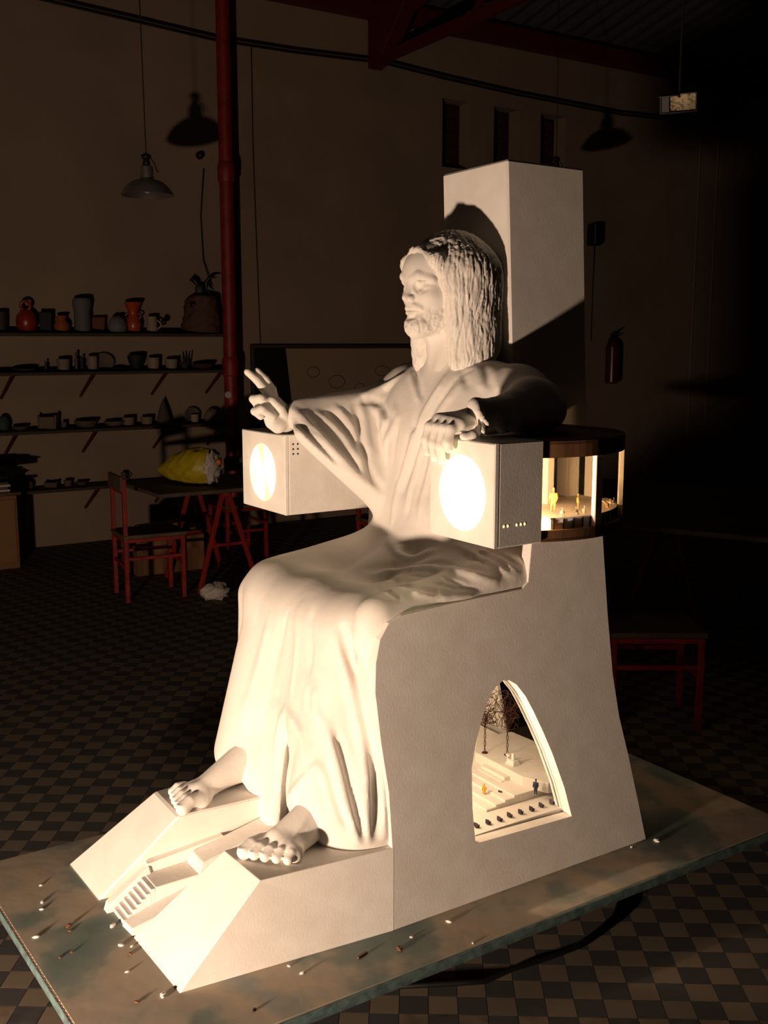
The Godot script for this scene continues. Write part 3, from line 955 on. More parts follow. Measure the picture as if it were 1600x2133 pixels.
func figure_base() -> Field:
	var f := Field.new()
	# torso
	f.cone(hp(2.02, 1.12, 0.17), 0.17, hp(2.02, 1.12, -0.17), 0.17, 0.02)
	f.cone(hp(2.00, 1.25, 0.09), 0.175, hp(2.00, 1.25, -0.09), 0.175, 0.12)
	f.cone(hp(2.00, 1.47, 0.14), 0.165, hp(2.00, 1.47, -0.14), 0.165, 0.10)
	f.cone(hp(2.03, 1.60, 0.24), 0.085, hp(2.03, 1.60, -0.24), 0.085, 0.10)
	f.cone(hp(2.00, 1.58, 0.10), 0.10, hp(2.00, 1.58, -0.10), 0.10, 0.08)
	# thighs under the robe, and the cloth stretched across the lap
	for s in [-1.0, 1.0]:
		f.cone(hp(1.98, 1.05, 0.19 * s), 0.13, hp(1.54, 0.955, 0.24 * s), 0.105, 0.08)
	f.cone(hp(1.95, 1.08, 0.0), 0.12, hp(1.57, 0.965, 0.0), 0.085, 0.10)
	f.cone(hp(1.53, 0.965, 0.24), 0.095, hp(1.53, 0.955, -0.22), 0.095, 0.08)
	# cloth pulled out over the throne wall on the near side, and on the far side
	f.cone(hp(2.0, 1.098, 0.37), 0.078, hp(1.475, 1.030, 0.380), 0.066, 0.08)
	f.cone(hp(2.0, 1.05, -0.33), 0.085, hp(1.50, 0.99, -0.31), 0.07, 0.08)
	# lower robe over the shins
	f.cone(hp(1.50, 0.94, 0.23), 0.105, hp(1.40, 0.50, 0.25), 0.125, 0.06)
	f.cone(hp(1.49, 0.94, -0.22), 0.105, hp(1.36, 0.50, -0.20), 0.105, 0.06)
	f.cone(hp(1.50, 0.93, 0.0), 0.098, hp(1.47, 0.70, 0.02), 0.092, 0.10)
	f.cone(hp(1.50, 0.93, 0.12), 0.100, hp(1.45, 0.68, 0.12), 0.095, 0.08)
	f.cone(hp(1.50, 0.93, -0.11), 0.100, hp(1.44, 0.66, -0.11), 0.092, 0.08)
	f.cone(hp(1.48, 0.74, -0.08), 0.075, hp(1.44, 0.44, -0.085), 0.060, 0.05)
	f.cone(hp(1.455, 0.98, 0.385), 0.05, hp(1.475, 0.45, 0.385), 0.045, 0.04)
	f.cone(hp(1.43, 0.60, 0.34), 0.07, hp(1.42, 0.46, 0.33), 0.10, 0.06)
	f.cone(hp(1.47, 0.95, -0.36), 0.05, hp(1.43, 0.48, -0.32), 0.05, 0.05)
	f.cone(hp(1.42, 0.62, 0.14), 0.07, hp(1.385, 0.475, 0.10), 0.055, 0.05)
	for q in [[-0.075, 0.42], [-0.045, 0.375], [-0.010, 0.355], [0.015, 0.375]]:
		f.cone(hp(1.43, 0.66, q[0]), 0.055, hp(1.350, q[1], q[0]), 0.032, 0.04)
	f.cone(hp(1.42, 0.60, -0.14), 0.07, hp(1.345, 0.47, -0.10), 0.055, 0.05)
	# far arm reaching forward with a wide hanging sleeve
	f.cone(hp(2.02, 1.585, -0.30), 0.085, hp(1.93, 1.525, -0.33), 0.08, 0.06)
	f.cone(hp(1.93, 1.525, -0.33), 0.08, hp(1.66, 1.515, -0.375), 0.048, 0.04)
	for k in 15:
		var u := k / 14.0
		f.cone(hp(lerpf(1.650, 1.95, u), lerpf(1.530, 1.52, u), lerpf(-0.375, -0.30, u)), lerpf(0.024, 0.065, u), hp(lerpf(1.590, 1.90, u), lerpf(1.472, 1.235, u), lerpf(-0.265, -0.19, u)), lerpf(0.012, 0.05, u), 0.045)
	# near arm lying on the near box
	f.cone(hp(2.03, 1.59, 0.29), 0.082, hp(1.95, 1.580, 0.42), 0.066, 0.06)
	f.cone(hp(1.95, 1.580, 0.42), 0.066, hp(1.755, 1.552, 0.47), 0.042, 0.04)
	for k in 5:
		var u := k / 4.0
		f.cone(hp(lerpf(1.745, 2.0, u), lerpf(1.565, 1.585, u), lerpf(0.50, 0.40, u)), lerpf(0.022, 0.06, u), hp(lerpf(1.74, 1.98, u), lerpf(1.53, 1.565, u), lerpf(0.545, 0.46, u)), lerpf(0.012, 0.045, u), 0.03)
	f.cone(hp(1.70, 1.592, 0.485), 0.013, hp(1.662, 1.550, 0.585), 0.006, 0.015)
	f.cone(hp(1.705, 1.568, 0.50), 0.012, hp(1.668, 1.530, 0.560), 0.007, 0.012)
	f.cone(hp(1.71, 1.548, 0.48), 0.012, hp(1.672, 1.521, 0.535), 0.009, 0.010)
	f.cone(hp(1.76, 1.575, 0.47), 0.03, hp(1.70, 1.585, 0.485), 0.02, 0.03)
	# neck
	f.cone(hp(2.00, 1.60, 0), 0.085, hp(1.965, 1.80, 0), 0.066, 0.04)
	return f

func cut_robe(f: Field) -> void:
	# hollow neckline, the slit between the shins, hems above the feet
	f.cone(hp(1.80, 1.62, 0.0), 0.035, hp(1.83, 1.50, 0.01), 0.012, 0.02, true)
	for k in 20:
		var x := 1.300 + 0.0095 * k
		f.cone(hp(x + 0.02, 0.63, 0.100 - 0.0102 * k), 0.004, hp(x, 0.33, 0.112 - 0.0102 * k), 0.019, 0.004, true)
	f.cone(hp(1.10, 0.41, 0.31), 0.03, hp(1.33, 0.385, 0.27), 0.062, 0.010, true)
	f.cone(hp(1.05, 0.40, -0.13), 0.03, hp(1.29, 0.405, -0.155), 0.064, 0.010, true)

func build_figure(st: Node3D) -> void:
	var mb := MB.new()
	var f := figure_base()
	for q in FOLDS:
		var pts := []
		for p in q[2]: pts.append(f.snap(p))
		q.append(pts)
	for q in FOLDS: f.fold(q[3], q[0], q[1])
	cut_robe(f)
	f.build(mb, Vector3(1.18, 0.29, -3.10), Vector3(2.25, 1.80, -2.02), 0.0062, NZ, 0.0)
	build_head(mb)
	build_hands(mb)
	build_feet(mb)
	var fig := part("robed_figure", mb, M.plaster, st, "bearded man in a long draped robe, hand raised")
	build_hair(fig)

var FOLDS := [
	[0.012, 0.016, [Vector3(1.917, 1.666, -2.564), Vector3(1.883, 1.622, -2.568), Vector3(1.859, 1.570, -2.591), Vector3(1.840, 1.514, -2.613), Vector3(1.835, 1.453, -2.646), Vector3(1.839, 1.383, -2.687), Vector3(1.828, 1.301, -2.717), Vector3(1.810, 1.200, -2.719)]],
	[0.01, -0.014, [Vector3(1.900, 1.645, -2.520), Vector3(1.873, 1.602, -2.537), Vector3(1.854, 1.556, -2.563), Vector3(1.837, 1.497, -2.588), Vector3(1.836, 1.433, -2.624), Vector3(1.837, 1.354, -2.672), Vector3(1.825, 1.286, -2.686)]],
	[0.012, 0.013, [Vector3(1.898, 1.632, -2.488), Vector3(1.869, 1.590, -2.508), Vector3(1.848, 1.539, -2.538), Vector3(1.835, 1.474, -2.568), Vector3(1.838, 1.397, -2.617), Vector3(1.832, 1.321, -2.644), Vector3(1.817, 1.246, -2.655)]],
	[0.012, -0.006, [Vector3(1.930, 1.675, -2.527), Vector3(1.905, 1.632, -2.470), Vector3(1.675, 1.592, -2.155)]],
	[0.014, 0.005, [Vector3(1.956, 1.684, -2.490), Vector3(1.925, 1.633, -2.427), Vector3(1.688, 1.593, -2.131)]],
	[0.009, -0.012, [Vector3(1.929, 1.675, -2.771), Vector3(1.885, 1.626, -2.686), Vector3(1.863, 1.581, -2.634)]],
	[0.009, 0.008, [Vector3(1.912, 1.660, -2.770), Vector3(1.880, 1.618, -2.705), Vector3(1.861, 1.576, -2.652)]],
	[0.012, 0.006, [Vector3(1.836, 1.433, -2.533), Vector3(1.838, 1.365, -2.564), Vector3(1.828, 1.299, -2.581), Vector3(1.813, 1.219, -2.580)]],
	[0.008, -0.007, [Vector3(1.837, 1.416, -2.571), Vector3(1.836, 1.340, -2.598), Vector3(1.821, 1.267, -2.606)]],
	[0.01, -0.007, [Vector3(1.835, 1.474, -2.664), Vector3(1.838, 1.405, -2.695), Vector3(1.834, 1.327, -2.720), Vector3(1.821, 1.267, -2.722)]],
	[0.014, 0.016, [Vector3(1.827, 1.576, -2.926), Vector3(1.868, 1.593, -2.926), Vector3(1.907, 1.609, -2.914), Vector3(1.915, 1.648, -2.822)]],
	[0.012, -0.016, [Vector3(1.820, 1.561, -2.917), Vector3(1.851, 1.570, -2.908), Vector3(1.874, 1.561, -2.887)]],
	[0.012, 0.01, [Vector3(1.848, 1.543, -2.895), Vector3(1.864, 1.531, -2.876), Vector3(1.839, 1.502, -2.810), Vector3(1.838, 1.462, -2.823)]],
	[0.01, -0.009, [Vector3(1.872, 1.551, -2.861), Vector3(1.841, 1.518, -2.792), Vector3(1.835, 1.472, -2.795)]],
	[0.012, 0.009, [Vector3(1.854, 1.556, -2.778), Vector3(1.842, 1.521, -2.738), Vector3(1.835, 1.474, -2.762), Vector3(1.840, 1.425, -2.812)]],
	[0.011, -0.016, [Vector3(1.800, 1.554, -2.921), Vector3(1.797, 1.513, -2.901), Vector3(1.789, 1.468, -2.880), Vector3(1.785, 1.417, -2.854), Vector3(1.789, 1.372, -2.832), Vector3(1.799, 1.327, -2.811), Vector3(1.819, 1.289, -2.793)]],
	[0.012, 0.01, [Vector3(1.821, 1.543, -2.907), Vector3(1.815, 1.498, -2.887), Vector3(1.809, 1.450, -2.865), Vector3(1.808, 1.401, -2.842)]],
	[0.012, 0.016, [Vector3(1.611, 1.542, -3.004), Vector3(1.618, 1.520, -2.950), Vector3(1.633, 1.489, -2.910), Vector3(1.659, 1.452, -2.880), Vector3(1.691, 1.406, -2.855), Vector3(1.729, 1.360, -2.836), Vector3(1.764, 1.324, -2.821)]],
	[0.009, -0.016, [Vector3(1.596, 1.503, -2.942), Vector3(1.606, 1.473, -2.892), Vector3(1.637, 1.437, -2.873), Vector3(1.672, 1.397, -2.858), Vector3(1.704, 1.359, -2.847)]],
	[0.01, 0.012, [Vector3(1.588, 1.491, -2.947), Vector3(1.587, 1.469, -2.896), Vector3(1.616, 1.439, -2.881), Vector3(1.658, 1.400, -2.864), Vector3(1.704, 1.361, -2.847), Vector3(1.750, 1.328, -2.827), Vector3(1.793, 1.297, -2.809)]],
	[0.012, 0.014, [Vector3(1.674, 1.530, -2.945), Vector3(1.705, 1.497, -2.913), Vector3(1.736, 1.455, -2.882), Vector3(1.758, 1.410, -2.854), Vector3(1.778, 1.365, -2.829)]],
	[0.01, -0.014, [Vector3(1.639, 1.514, -2.936), Vector3(1.667, 1.480, -2.903), Vector3(1.697, 1.435, -2.871), Vector3(1.731, 1.390, -2.845), Vector3(1.758, 1.344, -2.825)]],
	[0.012, 0.012, [Vector3(1.739, 1.547, -2.939), Vector3(1.759, 1.517, -2.914), Vector3(1.777, 1.481, -2.889), Vector3(1.783, 1.439, -2.865)]],
	[0.01, -0.012, [Vector3(1.710, 1.530, -2.936), Vector3(1.732, 1.492, -2.906), Vector3(1.751, 1.452, -2.878), Vector3(1.764, 1.403, -2.849)]],
	[0.014, 0.012, [Vector3(1.780, 1.146, -2.704), Vector3(1.754, 1.126, -2.601), Vector3(1.767, 1.113, -2.548), Vector3(1.784, 1.125, -2.517), Vector3(1.799, 1.144, -2.478)]],
	[0.02, -0.018, [Vector3(1.767, 1.140, -2.615), Vector3(1.775, 1.133, -2.580), Vector3(1.790, 1.137, -2.546)]],
	[0.014, 0.02, [Vector3(1.661, 1.067, -2.578), Vector3(1.696, 1.077, -2.565), Vector3(1.699, 1.107, -2.447), Vector3(1.740, 1.114, -2.396), Vector3(1.718, 1.134, -2.265), Vector3(1.757, 1.123, -2.229), Vector3(1.809, 1.107, -2.210)]],
	[0.013, -0.016, [Vector3(1.657, 1.084, -2.612), Vector3(1.714, 1.093, -2.580), Vector3(1.743, 1.119, -2.455), Vector3(1.780, 1.123, -2.392), Vector3(1.756, 1.140, -2.271), Vector3(1.790, 1.128, -2.228)]],
	[0.01, 0.01, [Vector3(1.831, 1.169, -2.420), Vector3(1.851, 1.156, -2.373), Vector3(1.829, 1.151, -2.270), Vector3(1.846, 1.131, -2.224), Vector3(1.879, 1.111, -2.208)]],
	[0.008, -0.012, [Vector3(1.830, 1.154, -2.402), Vector3(1.838, 1.143, -2.344), Vector3(1.808, 1.139, -2.241)]],
	[0.01, 0.01, [Vector3(1.867, 1.169, -2.370), Vector3(1.858, 1.157, -2.282), Vector3(1.870, 1.137, -2.226), Vector3(1.895, 1.118, -2.210)]],
	[0.008, -0.012, [Vector3(1.865, 1.157, -2.345), Vector3(1.844, 1.149, -2.253), Vector3(1.868, 1.123, -2.215)]],
	[0.009, 0.009, [Vector3(1.889, 1.163, -2.288), Vector3(1.895, 1.152, -2.243), Vector3(1.912, 1.138, -2.221)]],
	[0.009, -0.011, [Vector3(1.638, 1.084, -2.465), Vector3(1.558, 1.109, -2.264), Vector3(1.585, 1.104, -2.236), Vector3(1.625, 1.087, -2.214)]],
	[0.01, 0.008, [Vector3(1.615, 1.087, -2.394), Vector3(1.567, 1.098, -2.232), Vector3(1.644, 1.079, -2.208), Vector3(1.738, 1.074, -2.203)]],
	[0.014, -0.032, [Vector3(1.408, 0.992, -2.358), Vector3(1.408, 0.951, -2.344), Vector3(1.415, 0.913, -2.333), Vector3(1.421, 0.876, -2.317), Vector3(1.414, 0.810, -2.276), Vector3(1.416, 0.756, -2.256), Vector3(1.422, 0.698, -2.244), Vector3(1.424, 0.631, -2.226), Vector3(1.425, 0.545, -2.221), Vector3(1.422, 0.461, -2.215)]],
	[0.016, 0.026, [Vector3(1.401, 0.968, -2.362), Vector3(1.405, 0.931, -2.349), Vector3(1.412, 0.880, -2.333), Vector3(1.417, 0.826, -2.310), Vector3(1.415, 0.762, -2.279), Vector3(1.417, 0.690, -2.253), Vector3(1.410, 0.618, -2.233), Vector3(1.404, 0.541, -2.229), Vector3(1.401, 0.458, -2.220)]],
	[0.011, 0.012, [Vector3(1.416, 0.951, -2.315), Vector3(1.408, 0.900, -2.262), Vector3(1.418, 0.826, -2.241), Vector3(1.429, 0.747, -2.232), Vector3(1.439, 0.655, -2.222), Vector3(1.446, 0.543, -2.214), Vector3(1.450, 0.455, -2.210)]],
	[0.008, -0.01, [Vector3(1.412, 0.987, -2.341), Vector3(1.415, 0.958, -2.313), Vector3(1.408, 0.928, -2.279)]],
	[0.012, -0.026, [Vector3(1.362, 0.725, -2.332), Vector3(1.368, 0.693, -2.315), Vector3(1.369, 0.660, -2.292), Vector3(1.371, 0.601, -2.261), Vector3(1.379, 0.522, -2.238), Vector3(1.393, 0.455, -2.222)]],
	[0.015, 0.024, [Vector3(1.354, 0.734, -2.345), Vector3(1.359, 0.699, -2.325), Vector3(1.359, 0.659, -2.303), Vector3(1.358, 0.600, -2.274), Vector3(1.365, 0.522, -2.247), Vector3(1.377, 0.456, -2.229)]],
	[0.011, -0.02, [Vector3(1.335, 0.643, -2.326), Vector3(1.341, 0.610, -2.301), Vector3(1.343, 0.564, -2.279), Vector3(1.349, 0.523, -2.259), Vector3(1.361, 0.486, -2.242)]],
	[0.012, 0.014, [Vector3(1.347, 0.612, -2.292), Vector3(1.352, 0.565, -2.270), Vector3(1.356, 0.517, -2.252)]],
	[0.013, 0.018, [Vector3(1.328, 0.641, -2.337), Vector3(1.315, 0.619, -2.351), Vector3(1.302, 0.596, -2.367), Vector3(1.281, 0.538, -2.411), Vector3(1.364, 0.391, -2.599)]],
	[0.012, 0.014, [Vector3(1.361, 0.705, -2.604), Vector3(1.357, 0.652, -2.626), Vector3(1.352, 0.607, -2.633), Vector3(1.339, 0.509, -2.620), Vector3(1.323, 0.397, -2.617)]],
	[0.012, 0.012, [Vector3(1.350, 0.711, -2.560), Vector3(1.338, 0.701, -2.489), Vector3(1.325, 0.690, -2.438), Vector3(1.306, 0.619, -2.375)]],
	[0.012, -0.01, [Vector3(1.355, 0.802, -2.458), Vector3(1.341, 0.757, -2.434), Vector3(1.329, 0.715, -2.400), Vector3(1.322, 0.670, -2.374)]],
	[0.014, 0.008, [Vector3(1.358, 0.825, -2.423), Vector3(1.346, 0.769, -2.389), Vector3(1.347, 0.737, -2.360)]],
	[0.016, 0.006, [Vector3(1.381, 0.941, -2.736), Vector3(1.365, 0.836, -2.754), Vector3(1.331, 0.703, -2.771), Vector3(1.294, 0.570, -2.785)]],
	[0.016, -0.006, [Vector3(1.386, 0.941, -2.668), Vector3(1.377, 0.820, -2.693), Vector3(1.354, 0.702, -2.706), Vector3(1.326, 0.554, -2.719)]],
	[0.014, 0.006, [Vector3(1.409, 1.011, -2.593), Vector3(1.382, 0.922, -2.565), Vector3(1.371, 0.826, -2.564), Vector3(1.359, 0.757, -2.564)]],
	[0.014, -0.006, [Vector3(1.409, 1.012, -2.522), Vector3(1.382, 0.929, -2.481), Vector3(1.365, 0.839, -2.469)]],
	[0.006, -0.007, [Vector3(1.888, 1.630, -2.557), Vector3(1.865, 1.584, -2.574), Vector3(1.845, 1.532, -2.596)]],
	[0.006, -0.007, [Vector3(1.841, 1.517, -2.553), Vector3(1.835, 1.451, -2.580), Vector3(1.839, 1.375, -2.613)]],
	[0.006, -0.006, [Vector3(1.835, 1.485, -2.508), Vector3(1.837, 1.418, -2.541), Vector3(1.836, 1.344, -2.561), Vector3(1.819, 1.260, -2.549)]],
	[0.006, -0.006, [Vector3(1.835, 1.336, -2.638), Vector3(1.823, 1.277, -2.638), Vector3(1.811, 1.219, -2.638)]],
	[0.006, -0.007, [Vector3(1.849, 1.497, -2.868), Vector3(1.842, 1.453, -2.844), Vector3(1.834, 1.408, -2.836)]],
	[0.006, -0.006, [Vector3(1.835, 1.466, -2.770), Vector3(1.839, 1.411, -2.794), Vector3(1.843, 1.357, -2.799)]],
	[0.006, -0.006, [Vector3(1.836, 1.492, -2.724), Vector3(1.836, 1.430, -2.746), Vector3(1.839, 1.368, -2.760)]],
	[0.01, -0.004, [Vector3(1.966, 1.680, -2.458), Vector3(1.932, 1.634, -2.401), Vector3(1.713, 1.591, -2.140)]],
	[0.012, 0.004, [Vector3(1.969, 1.674, -2.421), Vector3(1.934, 1.628, -2.360), Vector3(1.743, 1.591, -2.137)]],
	[0.006, -0.007, [Vector3(1.940, 1.673, -2.486), Vector3(1.917, 1.662, -2.514), Vector3(1.890, 1.631, -2.524)]],
	[0.007, -0.01, [Vector3(1.617, 1.514, -2.942), Vector3(1.635, 1.477, -2.899), Vector3(1.666, 1.437, -2.871)]],
	[0.006, -0.008, [Vector3(1.703, 1.533, -2.940), Vector3(1.730, 1.500, -2.911), Vector3(1.750, 1.462, -2.884), Vector3(1.757, 1.418, -2.858)]],
	[0.006, -0.007, [Vector3(1.756, 1.544, -2.932), Vector3(1.772, 1.517, -2.911), Vector3(1.784, 1.483, -2.889)]],
	[0.006, -0.007, [Vector3(1.666, 1.099, -2.421), Vector3(1.697, 1.102, -2.370), Vector3(1.668, 1.119, -2.241), Vector3(1.713, 1.100, -2.214)]],
	[0.006, -0.006, [Vector3(1.623, 1.114, -2.245), Vector3(1.682, 1.099, -2.216), Vector3(1.772, 1.086, -2.204)]],
	[0.006, -0.008, [Vector3(1.885, 1.165, -2.326), Vector3(1.878, 1.158, -2.264), Vector3(1.893, 1.143, -2.229)]],
	[0.006, -0.007, [Vector3(1.545, 1.083, -2.386), Vector3(1.499, 1.100, -2.263), Vector3(1.504, 1.087, -2.229)]],
	[0.006, -0.006, [Vector3(1.393, 0.963, -2.389), Vector3(1.392, 0.915, -2.368), Vector3(1.392, 0.866, -2.351)]],
	[0.006, -0.007, [Vector3(1.417, 0.864, -2.293), Vector3(1.413, 0.808, -2.258), Vector3(1.421, 0.732, -2.245)]],
	[0.006, -0.007, [Vector3(1.437, 0.630, -2.220), Vector3(1.439, 0.564, -2.217), Vector3(1.439, 0.497, -2.214)]],
	[0.006, -0.006, [Vector3(1.316, 0.602, -2.339), Vector3(1.317, 0.558, -2.312), Vector3(1.317, 0.512, -2.292)]],
	[0.006, -0.006, [Vector3(1.395, 0.982, -2.640), Vector3(1.386, 0.915, -2.654), Vector3(1.383, 0.853, -2.673)]],
	[0.007, -0.006, [Vector3(1.306, 0.627, -2.790), Vector3(1.288, 0.562, -2.790), Vector3(1.274, 0.499, -2.783)]],
	[0.007, 0.006, [Vector3(1.330, 0.556, -2.712), Vector3(1.313, 0.490, -2.696), Vector3(1.309, 0.411, -2.708)]],
	[0.007, -0.007, [Vector3(1.345, 0.589, -2.692), Vector3(1.329, 0.509, -2.675), Vector3(1.317, 0.425, -2.666)]],
]

func build_head(mb: MB) -> void:
	var f := Field.new()
	f.ell(hp(1.968, 1.962, 0), Vector3(0.138, 0.105, 0.094), 0.02)
	f.ell(hp(1.898, 1.955, 0), Vector3(0.074, 0.073, 0.082), 0.04)
	f.ell(hp(1.905, 1.872, 0), Vector3(0.074, 0.095, 0.076), 0.03)
	for s in [-1.0, 1.0]:
		f.cone(hp(1.865, 1.803, 0.020 * s), 0.026, hp(1.955, 1.842, 0.068 * s), 0.024, 0.03)      # jaw
		f.ell(hp(1.873, 1.890, 0.048 * s), Vector3(0.030, 0.024, 0.028), 0.03)                     # cheekbone
		f.cone(hp(1.829, 1.940, 0.010 * s), 0.010, hp(1.832, 1.948, 0.040 * s), 0.0100, 0.010)     # brow
		f.cone(hp(1.832, 1.948, 0.040 * s), 0.0100, hp(1.858, 1.935, 0.074 * s), 0.009, 0.012)
	f.ell(hp(1.848, 1.800, 0), Vector3(0.027, 0.028, 0.034), 0.025)
	for s in [-1.0, 1.0]:
		f.ell(hp(1.832, 1.915, 0.045 * s), Vector3(0.022, 0.0185, 0.031), 0.008, true)             # eye hollow
	for s in [-1.0, 1.0]:
		f.ell(hp(1.866, 1.913, 0.044 * s), Vector3(0.0245, 0.0205, 0.032), 0.002)                   # eyeball
		f.cone(hp(1.846, 1.912, 0.018 * s), 0.0036, hp(1.841, 1.9270, 0.034 * s), 0.0048, 0.003)   # lids
		f.cone(hp(1.841, 1.9270, 0.034 * s), 0.0048, hp(1.849, 1.9270, 0.054 * s), 0.0048, 0.003)
		f.cone(hp(1.849, 1.9270, 0.054 * s), 0.0048, hp(1.870, 1.911, 0.074 * s), 0.0038, 0.003)
		f.cone(hp(1.845, 1.908, 0.019 * s), 0.0032, hp(1.8415, 1.8990, 0.038 * s), 0.0044, 0.006)
		f.cone(hp(1.8415, 1.8990, 0.038 * s), 0.0044, hp(1.850, 1.9000, 0.056 * s), 0.0044, 0.006)
		f.cone(hp(1.850, 1.9000, 0.056 * s), 0.0044, hp(1.869, 1.907, 0.072 * s), 0.0036, 0.006)
		f.cone(hp(1.836, 1.9350, 0.026 * s), 0.0026, hp(1.845, 1.9350, 0.058 * s), 0.0026, 0.003, true)
		f.ell(hp(1.8420, 1.9135, 0.041 * s), Vector3(0.0034, 0.0050, 0.0050), 0.0016, true)        # drilled pupil
	f.cone(hp(1.834, 1.936, 0), 0.0090, hp(1.814, 1.889, 0), 0.0095, 0.012)                        # nose
	f.ell(hp(1.812, 1.8835, 0), Vector3(0.0120, 0.0100, 0.0110), 0.008)
	for s in [-1.0, 1.0]:
		f.ell(hp(1.826, 1.8815, 0.0140 * s), Vector3(0.0135, 0.0095, 0.0078), 0.005)
		f.ell(hp(1.817, 1.8715, 0.0088 * s), Vector3(0.0065, 0.005, 0.0048), 0.003, true)
	for s in [-1.0, 1.0]:
		f.cone(hp(1.824, 1.866, 0.004 * s), 0.0080, hp(1.842, 1.853, 0.036 * s), 0.0080, 0.008)    # moustache
		f.cone(hp(1.8195, 1.8545, 0.0), 0.0062, hp(1.836, 1.850, 0.024 * s), 0.004, 0.006)        # lips
		f.cone(hp(1.8225, 1.8405, 0.0), 0.0080, hp(1.838, 1.8455, 0.021 * s), 0.005, 0.006)
		f.cone(hp(1.810, 1.8478, 0.0), 0.0036, hp(1.837, 1.8462, 0.030 * s), 0.0034, 0.003, true)
		f.cone(hp(1.850, 1.793, 0.010 * s), 0.021, hp(1.930, 1.828, 0.068 * s), 0.018, 0.02)       # beard along the jaw
	f.ell(hp(1.828, 1.826, 0), Vector3(0.010, 0.006, 0.018), 0.010, true)
	f.cone(hp(1.975, 1.66, 0), 0.068, hp(1.965, 1.82, 0), 0.066, 0.03)                            # neck
	f.cone(hp(1.914, 1.665, 0.030), 0.012, hp(1.945, 1.80, 0.062), 0.012, 0.03)
	var bn := FastNoiseLite.new()
	bn.seed = 4; bn.frequency = 60.0; bn.fractal_octaves = 3
	var raw := MB.new()
	f.build(raw, Vector3(1.78, 1.665, ZC - 0.115), Vector3(2.12, 2.08, ZC + 0.115), 0.0024)
	# stubble of the beard: small lumps low on the face only
	rough_up(raw, mb, func(p: Vector3) -> float: return (clampf((1.862 - p.y) / 0.02, 0.0, 1.0) * clampf((p.y - 1.775) / 0.01, 0.0, 1.0) * clampf((absf(p.z - ZC) - 0.034 + maxf(0.0, 1.828 - p.y) * 2.0) / 0.012, 0.0, 1.0)) * 0.0042 * bn.get_noise_3d(p.x, p.y * 0.6, p.z))

func rough_up(raw: MB, mb: MB, how: Callable) -> void:
	# moves every point along its normal, then finds the normals anew
	var P := PackedVector3Array()
	var K := []
	var nrm := {}
	for i in raw.v.size():
		var k := Vector3i((raw.v[i] * 20000.0).round())
		K.append(k)
		nrm[k] = Vector3.ZERO
		P.push_back(raw.v[i] + raw.n[i] * float(how.bind(raw.v[i]).call()))
	for i in range(0, P.size(), 3):
		var m := (P[i + 2] - P[i]).cross(P[i + 1] - P[i])
		for j in 3: nrm[K[i + j]] += m
	for i in P.size():
		mb.v.push_back(P[i])
		mb.n.push_back(nrm[K[i]].normalized())

func build_hair(fig: Node3D) -> void:
	var f := Field.new()
	f.ell(hp(1.985, 1.962, 0), Vector3(0.138, 0.128, 0.120), 0.02)
	for s in [-1.0, 1.0]:
		f.cone(hp(1.850, 2.022, 0.008 * s), 0.014, hp(1.868, 1.990, 0.074 * s), 0.016, 0.02)       # roll of hair over the brow
		f.cone(hp(1.868, 1.990, 0.074 * s), 0.016, hp(1.916, 1.90, 0.096 * s), 0.017, 0.03)
		f.cone(hp(1.916, 1.90, 0.096 * s), 0.018, hp(1.934, 1.69, 0.092 * s), 0.014, 0.03)
		f.cone(hp(1.955, 1.95, 0.085 * s), 0.042, hp(1.965, 1.695, 0.102 * s), 0.028, 0.07)
		f.cone(hp(2.00, 1.95, 0.080 * s), 0.055, hp(2.005, 1.71, 0.110 * s), 0.042, 0.07)
		f.cone(hp(2.045, 1.94, 0.060 * s), 0.058, hp(2.05, 1.75, 0.088 * s), 0.040, 0.07)
	f.cone(hp(2.06, 1.94, 0.0), 0.075, hp(2.07, 1.75, 0.0), 0.065, 0.06)
	f.ell(hp(1.825, 1.895, 0), Vector3(0.085, 0.112, 0.080), 0.006, true)
	f.cone(hp(1.80, 1.80, 0), 0.085, hp(1.90, 1.62, 0), 0.085, 0.012, true)
	var mb := MB.new()
	var raw := MB.new()
	f.build(raw, Vector3(1.80, 1.63, ZC - 0.20), Vector3(2.16, 2.09, ZC + 0.20), 0.0034)
	# strands: long wavy grooves running down, carried out as relief
	var hn := FastNoiseLite.new()
	hn.seed = 12; hn.frequency = 1.0; hn.fractal_octaves = 2
	var cl := FastNoiseLite.new()
	cl.seed = 5; cl.frequency = 60.0; cl.fractal_octaves = 3
	rough_up(raw, mb, func(p: Vector3) -> float: return strand(p, hn, cl))
	part("hair", mb, M.hair, fig, "long modelled hair falling to the shoulders")

func strand(p: Vector3, hn: FastNoiseLite, cl: FastNoiseLite) -> float:
	var top := clampf((p.y - 1.97) / 0.08, 0.0, 1.0)
	var ang := atan2(p.z - ZC, p.x - 1.98)
	var wob := hn.get_noise_2d(p.y * 4.0, ang * 1.5) * 0.12 + hn.get_noise_2d(p.y * 16.0, ang * 5.0) * 0.03
	var a := (ang + wob) * 7.5
	var g := -absf(hn.get_noise_3d(a, p.y * 1.4, 3.0)) * 1.2 + 0.75 * hn.get_noise_3d(a * 2.6, p.y * 3.0, 9.0) + 0.5 * hn.get_noise_3d(a * 6.0, p.y * 6.0, 5.0)
	return g * 0.0046 * (1.0 - 0.6 * top) + cl.get_noise_3d(p.x, p.y * 0.22, p.z) * 0.0042

func finger(f: Field, pts: Array, r: float, k := 0.006) -> void:
	for i in pts.size() - 1:
		f.cone(pts[i], r * (1.0 - 0.08 * i), pts[i + 1], r * (1.0 - 0.08 * (i + 1)), k)

